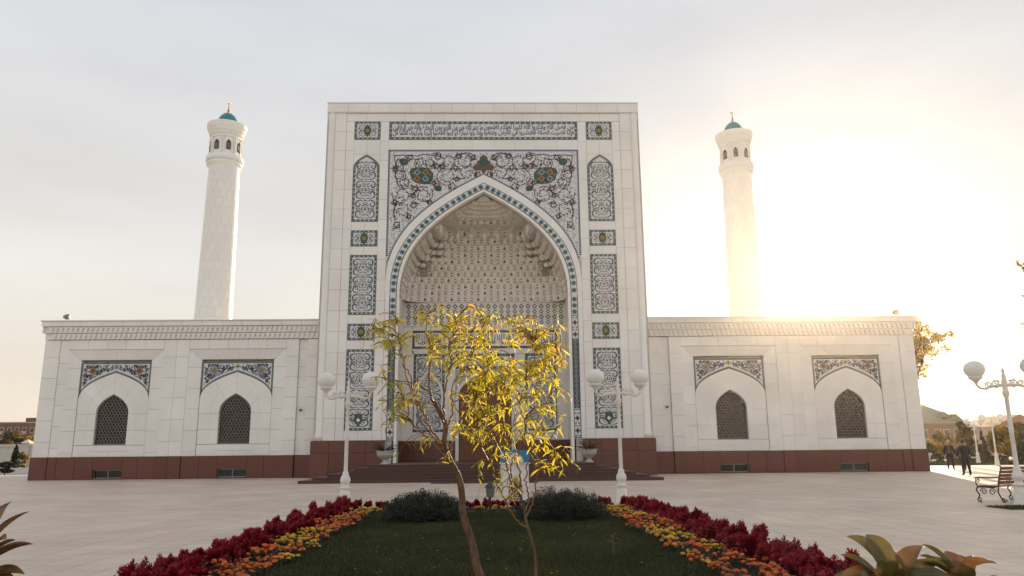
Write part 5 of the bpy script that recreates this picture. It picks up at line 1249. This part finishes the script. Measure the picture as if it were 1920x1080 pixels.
canna(rc[0], -43.4, float(rc[2])+.06, 'broad-leaved canna with reddish leaves at the shaded near corner', 9, [(R(20), .75, .34, .062, 'canna_red'), (R(40), 1.15, .42, .06, 'canna_red'), (R(75), 1.25, .42, .06, 'canna_red'), (R(0), .45, .32, .055, 'canna_red'), (R(-20), .8, .30, .06, 'canna_red'), (R(130), 1.0, .35, .06, 'canna'), (R(200), .8, .3, .05, 'canna'), (R(-40), .35, .3, .055, 'canna_red'), (R(10), 1.0, .3, .06, 'canna_red'), (R(-5), .15, .3, .05, 'canna_red')])

# ================================================================== PEOPLE
def skin_mesh(J, E_, Rd, root):
    names = list(J); me = bpy.data.meshes.new('b'); me.from_pydata([J[n] for n in names], [(names.index(a), names.index(b)) for a, b in E_], [])
    o = bpy.data.objects.new('b', me); COL.objects.link(o); o.modifiers.new('s', 'SKIN'); sv = me.skin_vertices[0].data
    for i, n in enumerate(names):
        rr = Rd[n]; sv[i].radius = rr if hasattr(rr, '__len__') else (rr, rr); sv[i].use_root = (n == root)
    ss = o.modifiers.new('u', 'SUBSURF'); ss.levels = ss.render_levels = 2
    m = bpy.data.meshes.new_from_object(o.evaluated_get(bpy.context.evaluated_depsgraph_get())); bpy.data.objects.remove(o); return m
def person(label, loc, rz, sc, J, jacket, trousers, hair, shirt=False):
    Rd = dict(pel=(.15, .12), sp=(.15, .12), ch=(.17, .125), nk=.06, hd0=.05, shl=.085, shr=.085, ell=.06, elr=.06, wrl=.042, wrr=.042, hil=.10, hir=.10, knl=.075, knr=.075, anl=.055, anr=.055, tol=(.05, .035), tor=(.05, .035))
    E_ = [('pel', 'sp'), ('sp', 'ch'), ('ch', 'nk'), ('nk', 'hd0'), ('ch', 'shl'), ('ch', 'shr'), ('shl', 'ell'), ('ell', 'wrl'), ('shr', 'elr'), ('elr', 'wrr'), ('pel', 'hil'), ('pel', 'hir'), ('hil', 'knl'), ('knl', 'anl'), ('hir', 'knr'), ('knr', 'anr'), ('anl', 'tol'), ('anr', 'tor')]
    me = skin_mesh(J, E_, Rd, 'pel'); co = np.zeros(len(me.vertices)*3); me.vertices.foreach_get('co', co); co = co.reshape(-1, 3)
    mb = MB(); P = np.array([J[n] for n in J]); names = list(J); lab = {'hd0': 4, 'wrl': 0, 'wrr': 0, 'hil': 0, 'hir': 0, 'knl': 1, 'knr': 1, 'anl': 1, 'anr': 1, 'tol': 2, 'tor': 2}
    pz = J['pel'][2]
    for p in me.polygons:
        vs = [co[i] for i in p.vertices]; c = sum(vs)/len(vs); k_ = names[int(np.argmin(np.linalg.norm(P-c, axis=1)))]
        mi = lab.get(k_, 0)
        if k_ in ('hil', 'hir', 'pel') and c[2] < pz-.12: mi = 1
        if shirt and mi == 0 and c[1] < -.06 and abs(c[0]) < .07 and c[2] > pz+.05 and k_ in ('sp', 'ch', 'pel', 'nk'): mi = 5
        mb.add(vs, [tuple(range(len(vs)))], mi)
    h = Vector(J['hd0']); fwd = Vector(J.get('_face', (0, -1, 0)))
    hc = h+Vector((0, -.015, .115)); mb.sphere(hc, .1, 18, 14, 4, (.80, .98, 1.22))
    mb.sphere(hc+Vector((0, -.1, -.01)), .02, 8, 6, 4, (.7, 1, 1.3)); mb.sphere(hc+Vector((.08, 0, 0)), .025, 8, 6, 4, (.5, .8, 1.2)); mb.sphere(hc+Vector((-.08, 0, 0)), .025, 8, 6, 4, (.5, .8, 1.2))
    for sx in (-1, 1): mb.sphere(hc+Vector((sx*.032, -.088, .015)), .012, 6, 5, 3)
    mb.add([hc+Vector(q) for q in ((-.025, -.093, -.052), (.025, -.093, -.052), (.025, -.09, -.06), (-.025, -.09, -.06))], [(0, 1, 2, 3)], 3)
    mb.sphere(hc+Vector((0, .022, .028)), .105, 18, 12, 3, (.83, .98, 1.1))
    for w_, e_ in (('wrl', 'ell'), ('wrr', 'elr')):
        w0, d_ = Vector(J[w_]), (Vector(J[w_])-Vector(J[e_])).normalized(); s_ = d_.cross(Vector((1, 0, 0))).normalized()
        mb.tube([w0-d_*.02, w0+d_*.04, w0+d_*.09], [.03, .038, .034], 8, 4)
        for f_ in range(4):
            o_ = s_*(-.027+.018*f_); L_ = (.065, .08, .075, .06)[f_]; mb.tube([w0+d_*.07+o_, w0+d_*(.09+L_*.6)+o_, w0+d_*(.085+L_)+o_*1.0+Vector((0, 0, -.01))], [.0095, .009, .007], 6, 4)
        mb.tube([w0+d_*.03+s_*.03, w0+d_*.07+s_*.05, w0+d_*.105+s_*.048], [.011, .01, .008], 6, 4)
    o = mb.build('person', [jacket, trousers, 'shoe', hair, 'skin', 'shirt'], None, True, False, True); o.location = loc; o.rotation_euler = (0, 0, rz); o.scale = (sc,)*3
    return tag(o, label, 'person')
walk = dict(pel=(0, 0, .93), sp=(0, 0, 1.13), ch=(0, -.01, 1.34), nk=(0, -.01, 1.49), hd0=(0, -.02, 1.54), shl=(.19, 0, 1.40), shr=(-.19, 0, 1.40), ell=(.27, .05, 1.12), elr=(-.27, .06, 1.12), wrl=(.27, -.04, .88), wrr=(-.27, .0, .87), hil=(.10, 0, .86), hir=(-.10, 0, .86), knl=(.12, -.16, .48), knr=(-.11, .02, .47), anl=(.12, -.22, .09), anr=(-.12, .26, .13), tol=(.14, -.38, .03), tor=(-.13, .14, .03))
stand = dict(pel=(0, 0, .93), sp=(0, .0, 1.13), ch=(0, -.04, 1.34), nk=(0, -.07, 1.48), hd0=(0, -.09, 1.53), shl=(.20, -.03, 1.39), shr=(-.20, -.03, 1.39), ell=(.33, .02, 1.14), elr=(-.30, .0, 1.13), wrl=(.30, -.12, .95), wrr=(-.22, -.2, 1.0), hil=(.11, 0, .86), hir=(-.11, 0, .86), knl=(.14, -.02, .47), knr=(-.15, -.03, .47), anl=(.16, .03, .09), anr=(-.17, .02, .09), tol=(.19, -.12, .03), tor=(-.2, -.12, .03))
person('grey-haired person in dark jacket and open collar walking towards the camera', (30.75, 2.9, 0), R(-25), 1.06, walk, 'cloth_dark', 'cloth_dark', 'hair_grey', True)
person('dark-haired person in black suit seen from behind, standing before the bench', (25.5, -7.3, 0), R(176), 1.04, stand, 'cloth_navy', 'cloth_navy', 'hair_dark')
walk2 = {k_: (-v[0], v[1], v[2]) for k_, v in walk.items()}
person('person in dark clothes mostly hidden between the other two', (30.2, .2, 0), R(-30), 1.0, walk2, 'cloth_dark', 'cloth_dark', 'hair_dark')

# ================================================================== BACKGROUND
def tree(name, label, x, y, trunk_h, trunk_r, clumps, mats, n, leaf, seed, group=None, limbs=True, z0=0, bark='bark', aspect=.6, inner=.35):
    t = thing(name, label, 'tree', (x, y, z0), 0, group); rr = random.Random(seed)
    MB().tube([(0, 0, -.1), (.05, 0, trunk_h*.5), (0, .05, trunk_h)], [trunk_r*1.2, trunk_r*.85, trunk_r*.5], 10).build('trunk', bark, t, True)
    if limbs:
        for c_, z_ in clumps[:9]:
            MB().tube([(0, 0, trunk_h*rr.uniform(.6, .95)), (c_[0]*.5, c_[1]*.5, (trunk_h+c_[2])/2), c_], [trunk_r*.4, trunk_r*.25, trunk_r*.08], 6).build('limb', bark, t, True)
    leafcards('crown', [c for c, _ in clumps], [z for _, z in clumps], n, leaf, mats, t, seed=seed, inner=inner, aspect=aspect); return t
def ball(rr, cx, cy, cz, rx, ry, rz_, n, s): return [((cx+rr.gauss(0, rx*.5), cy+rr.gauss(0, ry*.5), cz+rr.gauss(0, rz_*.5)), (s*rr.uniform(.6, 1.3),)*3) for _ in range(n)]
def cone_clumps(rr, h, r0, n, z0=.2): 
    out = []
    for _ in range(n):
        t_ = rr.random()**1.4; a = rr.uniform(0, 6.28); q = r0*(1-t_)*.7; out.append(((q*math.cos(a), q*math.sin(a), z0+(h-z0)*t_), (r0*.35*(1.1-t_), r0*.35*(1.1-t_), h*.09)))
    return out
rr = random.Random(11)
# big tree rising behind the sunlit wing
q = at(1708, 660, 30)
cl = []
for (px, py, s) in ((1725, 625, 1.0), (1738, 640, .9), (1755, 635, .6), (1766, 632, .45), (1722, 655, 1.0), (1740, 660, .8), (1715, 680, .8), (1728, 690, .6), (1722, 705, .5), (1716, 610, .7), (1733, 612, .6), (1700, 640, 1.4), (1690, 670, 1.4), (1700, 700, 1.2), (1715, 640, 1.0), (1712, 665, 1.0)):
    p = at(px, py, 30)-np.array([q[0], 30, 0]); cl += [((p[0]+rr.gauss(0, s*.55), rr.gauss(0, .8), p[2]+rr.gauss(0, s*.45)), (s*rr.uniform(.35, .7),)*3) for _ in range(9)]
tree('autumn_tree', 'golden autumn tree rising behind the end of the sunlit wing', q[0], 30, 9, .25, cl, ['autumn', 'autumn_y'], 5200, .13, 5)
# tree outside the frame whose twigs reach in
q = at(2030, 500, -14); t = []
for (px, py, s) in ((1903, 488, .12), (1912, 495, .18), (1919, 500, .2), (1930, 505, .3), (1918, 556, .09), (1919, 607, .12), (1960, 480, .7), (1990, 520, .9), (1980, 590, .8), (2030, 480, 1.3), (2060, 560, 1.4), (2010, 640, .8), (1935, 600, .3)):
    p = at(px, py, -14)-np.array([q[0], -14, 0]); t.append(((p[0], 0, p[2]), (s, s, s*.7)))
tree('street_tree', 'tree beyond the frame edge with a few orange twigs reaching into the sky', q[0], -14, 6.5, .15, t, ['autumn', 'leafgreen'], 2600, .09, 8)
# planting beyond the square, sunward side
def verge(name, x0, x1, y0, y1, label): return tag(MB().box(x0, x1, y0, y1, -.05, .05).build(name, 'lawn'), label, kind='structure')
verge('lawn_strip', 29, 62, 13.6, 15.0, 'narrow lawn strip beyond the paving'); verge('lawn_strip', 29, 90, 20, 40, 'lawn behind the far lamps'); verge('lawn_strip', -90, -29.5, 20, 33, 'lawn behind the shaded wing')
n_ = 16000
for nm, bx in (('grass_verge', (29, 62, 13.6, 15.0)), ('grass_verge', (29, 70, 20, 26)), ('grass_verge', (-70, -30, 20, 27))):
    blades(nm, *bx, n_, .1, .05, .02, {0: ''}.get(1, 'rough grass of the lawn strip '+('beside the far lamps' if bx[2] < 15 else 'under the autumn bushes' if bx[0] > 0 else 'by the white fence')))
def px_tree(kind, px, py_base, py_top, Y, wpx, label, seed, mats, name='bush', n=2600, leaf=.1):
    b_ = at(px, py_base, Y); tp = at(px, py_top, Y); h = tp[2]; w = wpx*(Y-CAM[1])/FPX; r_ = random.Random(seed)
    if kind == 'cone': cl = cone_clumps(r_, h, w/2, 70, .15)
    elif kind == 'pine':
        cl = []
        for _ in range(60):
            t_ = r_.random(); a = r_.uniform(0, 6.28); q_ = w/2*(1-t_*.8)*r_.uniform(.3, 1); cl.append(((q_*math.cos(a), q_*math.sin(a), .6+(h-.7)*t_), (.32*w/4, .32*w/4, .22)))
    else:
        cl = []
        for _ in range(34):
            v = Vector((r_.gauss(0, 1), r_.gauss(0, 1), r_.gauss(0, 1))).normalized(); cl.append(((v.x*w*.36, v.y*w*.36, h*.55+v.z*h*.36), (w*.15, w*.15, h*.11)))
    return tree(name, label, b_[0], Y, h*.55, max(.05, w*.03), cl, mats, n, leaf, seed, limbs=(kind == 'round'))
px_tree('round', 1765, 866, 812, 27, 52, 'yellow-green bushy tree beyond the paving behind the walking person', 3, ['leafgreen', 'autumn_y'], 'autumn_bush', 3600, .13)
px_tree('round', 1738, 866, 826, 24, 26, 'dark green bush right at the corner of the sunlit wing', 13, ['pine', 'leafgreen'], 'bush', 2000, .1)
px_tree('pine', 1815, 866, 792, 30, 64, 'loose pine between the persons and the conical cypress', 4, ['pine', 'leafgreen'], 'pine_tree', 5200, .14)
px_tree('cone', 1847, 866, 808, 24, 26, 'dark conical cypress beside the smaller far lamp', 5, ['hedge_dark'], 'cypress', 3800, .09)
px_tree('round', 1890, 868, 798, 24, 62, 'bright yellow autumn tree behind the far lamps', 6, ['autumn_y', 'autumn'], 'autumn_tree', 4200, .13)
px_tree('cone', 1921, 872, 806, 14, 30, 'dark conical cypress at the frame edge behind the bench lamp', 7, ['hedge_dark'], 'cypress', 3400, .09)
px_tree('round', 1918, 868, 790, 30, 50, 'autumn tree behind the edge cypress', 17, ['autumn', 'leafgreen'], 'autumn_tree', 2600, .13)
for i, (px, w_) in enumerate(((1790, 30), (1830, 34), (1872, 30), (1760, 26))): px_tree('round', px, 868, 851, 21, w_, ('low dark hedge bush behind the walking person', 'low dark hedge bush under the pine', 'low dark hedge bush at the foot of the far lamps', 'low dark hedge bush beside the wing corner')[i], 30+i, ['hedge_dark'], 'bush', 1500, .07)
# litter bin by the corner
q = onground(1743, 868); lb = thing('litter_bin', 'small white litter bin at the mosque corner', 'bin', (q[0], q[1], 0)); MB().lathe([(.001, 0), (.22, 0), (.28, .8), (.33, .84), (.33, .9), (.25, .9), (.24, .84), (.001, .8)], 16).build('body', 'lamp_white', lb)
# houses, sunward side
def window_part(par, x, y, z, w, h, m='glass_dark'):
    f = MB().box(x-w/2, x+w/2, y-.05, y, z, z+h).build('window', 'wall_white', par); MB().box(x-w/2+.08, x+w/2-.08, y-.07, y-.051, z+.08, z+h-.08).build('pane', m, f)
def house(label, X0, X1, Y, D, eave, ridge, wallm, roofm, wins, dormers=(), gable=False, ov=.6):
    t = thing('house', label, 'house', ((X0+X1)/2, Y, 0)); w = (X1-X0)/2
    MB().box(-w, w, 0, D, 0, eave).build('wall', wallm, t)
    if gable: rf = MB().add([(-w-ov, -ov, eave), (w+ov, -ov, eave), (0, -ov, ridge), (-w-ov, D, eave), (w+ov, D, eave), (0, D, ridge)], [(0, 1, 2), (3, 5, 4), (0, 2, 5, 3), (1, 4, 5, 2), (0, 3, 4, 1)]).build('roof', roofm, t)
    else: rf = MB().add([(-w-ov, -ov, eave), (w+ov, -ov, eave), (w+ov, D+ov, eave), (-w-ov, D+ov, eave), (-w*.45, D*.5, ridge), (w*.45, D*.5, ridge)], [(0, 1, 5, 4), (1, 2, 5), (2, 3, 4, 5), (3, 0, 4), (0, 3, 2, 1)]).build('roof', roofm, t)
    MB().box(-w-ov-.02, w+ov+.02, -ov-.06, -ov+.1, eave-.22, eave+.02).build('eaves', 'roof_grey', t)
    for wx, wz, ww, wh in wins: window_part(t, wx, -.001, wz, ww, wh)
    for dx, dz, dw in dormers:
        dm = MB().prism([(dx-dw/2, dz), (dx+dw/2, dz), (dx+dw/2, dz+dw*.4), (dx, dz+dw*.75), (dx-dw/2, dz+dw*.4)], .6, D*.4).build('dormer', wallm, t)
        MB().add([(dx-dw*.65, .4, dz+dw*.3), (dx, .4, dz+dw*.85), (dx+dw*.65, .4, dz+dw*.3), (dx-dw*.65, D*.42, dz+dw*.3), (dx, D*.42, dz+dw*.85), (dx+dw*.65, D*.42, dz+dw*.3)], [(0, 1, 4, 3), (1, 2, 5, 4), (0, 2, 1)]).build('dormer_roof', roofm, t)
        MB().box(dx-dw*.22, dx+dw*.22, .55, .599, dz+.1, dz+dw*.42).build('dormer_window', 'glass_dark', t)
    return t
a, b_ = at(1690, 791, 70), at(1808, 791, 70); e = float(b_[2]); rg = float(at(1730, 763, 70)[2])
house('brown brick house with green hipped roof and dormers', a[0], b_[0], 70, 12, e, rg+.6, 'brick_wall', 'roof_green', [(x_, e-2.6, 1.0, 1.5) for x_ in (-1.5, .6, 2.0, 3.6, 4.6)]+[(x_, .8, 1.1, 1.6) for x_ in (-1, 1.4, 4)], [(2.2, e+.15, 1.8), (4.0, e+.1, 1.4)])
a, b_ = at(1812, 800, 95), at(1872, 800, 95); e = float(a[2])
house('low pale house with long grey roof behind the pine', a[0], b_[0], 95, 10, e, e+1.0, 'house_pink', 'roof_grey', [(x_, e-2.4, 1.1, 1.4) for x_ in (-2, 0, 2)])
a, b_ = at(1862, 800, 80), at(1960, 800, 80); e = float(a[2])
house('pale pink house with peaked red tiled roof', a[0], b_[0], 80, 10, e, e+2.0, 'house_pink', 'roof_red', [(x_, e-2.3, 1.2, 1.5) for x_ in (-2, 0, 2.2)], [(.6, e+.1, 1.6)], True)
# far low roofs
a, b_ = at(1900, 808, 120), at(2050, 808, 120); house('distant low house at the frame edge', a[0], b_[0], 120, 10, float(a[2]), float(a[2])+1.5, 'wall_white', 'roof_red', [(x_, 1, 1.2, 1.4) for x_ in (-4, 0, 3)])
# shaded side: apartment block, fence, cypress, bushes
a, b_ = at(-60, 793, 150), at(70, 793, 150); H_ = float(b_[2]); ap = thing('apartment_block', 'brown apartment block far beyond the white fence', 'building', ((a[0]+b_[0])/2, 150, 0)); w = float(b_[0]-a[0])/2
MB().box(-w, w, 0, 14, 0, H_).build('wall', 'apartment', ap); MB().box(-w-.2, w+.2, -.2, 14.2, H_, H_+.3).build('parapet', 'house_pink', ap)
c_ = at(54, 785, 150); MB().box(w-4.2, w-.3, 2, 9, H_+.3, float(c_[2])+.3).build('roof_house', 'apartment', ap)
for fl in range(int(H_/2.9)):
    for k_ in range(9):
        x_ = -w+1.1+k_*(2*w-2.2)/8; window_part(ap, x_, -.001, 1+fl*2.9, 1.0, 1.3)
        if k_ % 3 == 1: MB().box(x_-.7, x_+.7, -.9, -.08, .6+fl*2.9, 1.4+fl*2.9).build('balcony', 'house_pink', ap)
fe = thing('fence_wall', 'white panelled fence wall with capped posts behind the cypress', 'fence', (-52, 33.5, 0))
zt_ = float(at(25, 833, 33.5)[2])
for k_ in range(9):
    x_ = -16+k_*4.0; MB().box(x_-.35, x_+.35, -.35, .35, 0, zt_+.1).build('post', 'wall_white', fe); MB().add([(x_-.5, -.5, zt_+.1), (x_+.5, -.5, zt_+.1), (x_+.5, .5, zt_+.1), (x_-.5, .5, zt_+.1), (x_, 0, zt_+.5)], [(0, 1, 4), (1, 2, 4), (2, 3, 4), (3, 0, 4), (3, 2, 1, 0)]).build('post_cap', 'wall_white', fe)
    if k_ < 8: MB().box(x_+.35, x_+3.65, -.12, .12, 0, zt_-.1).box(x_+.36, x_+3.64, -.2, .2, zt_-.28, zt_).box(x_+.36, x_+3.64, -.17, -.121, 0, .35).box(x_+.36, x_+.7, -.17, -.121, .351, zt_-.3).box(x_+3.3, x_+3.64, -.17, -.121, .351, zt_-.3).build('panel', 'wall_white', fe)
px_tree('cone', 26, 880, 828, 22, 22, 'dark slender cypress in front of the white fence', 41, ['hedge_dark'], 'cypress', 3600, .09)
px_tree('round', 8, 892, 866, 14, 40, 'low dark rounded bush beside the slender cypress', 42, ['hedge_dark'], 'bush', 2600, .08)
px_tree('round', 40, 878, 848, 24, 20, 'small yellow-green shrub between cypress and wing', 43, ['leafgreen', 'autumn_y'], 'bush', 1600, .09)
px_tree('round', 55, 850, 816, 60, 26, 'yellow tree top above the white fence', 44, ['autumn_y'], 'autumn_tree', 1600, .18)
px_tree('round', 22, 850, 808, 70, 60, 'russet trees' if False else 'russet tree behind the white fence', 45, ['autumn', 'pine'], 'autumn_tree', 2600, .22)
tag(MB().box(-90, -29, 17.6, 18.0, -.05, .45).build('garden_wall', 'wall_white'), 'low pale garden wall in front of the lawn by the shaded wing', 'wall')
q = onground(1900, 952); tag(MB().box(q[0]-.45, q[0]+3, q[1]-.6, q[1]+.35, -.03, .008).build('lawn_patch', 'lawn'), kind='structure'); blades('grass_patch', q[0]-.5, q[0]+3, q[1]-.66, q[1]+.4, 5000, .05, .008, label='small grass patch at the foot of the bench lamp')

# ================================================================== HAZE
hz = MB().box(-505, 505, -205, 805, -1.2, 34).build('haze', 'marble'); hz.data.materials.clear()
hm = bpy.data.materials.new('haze'); hm.use_nodes = True; hm.node_tree.nodes.clear()
ho = hm.node_tree.nodes.new('ShaderNodeOutputMaterial'); hv = hm.node_tree.nodes.new('ShaderNodeVolumePrincipled')
hv.inputs['Color'].default_value = (1, .85, .64, 1); hv.inputs['Density'].default_value = .00023; hv.inputs['Anisotropy'].default_value = .89
hm.node_tree.links.new(hv.outputs[0], ho.inputs['Volume']); hz.data.materials.append(hm)
tag(hz, 'warm sunlit haze over the square', 'haze', kind='stuff')

for o in list(bpy.data.objects):
    if o.parent is not None and o.name.split('.')[0] in ('border', 'border_motifs', 'scrollwork', 'leaves', 'flowers', 'flecks', 'lozenges', 'band_stars', 'band_motifs', 'pendants', 'grille', 'lettering', 'calligraphy'): o['kind'] = 'stuff'
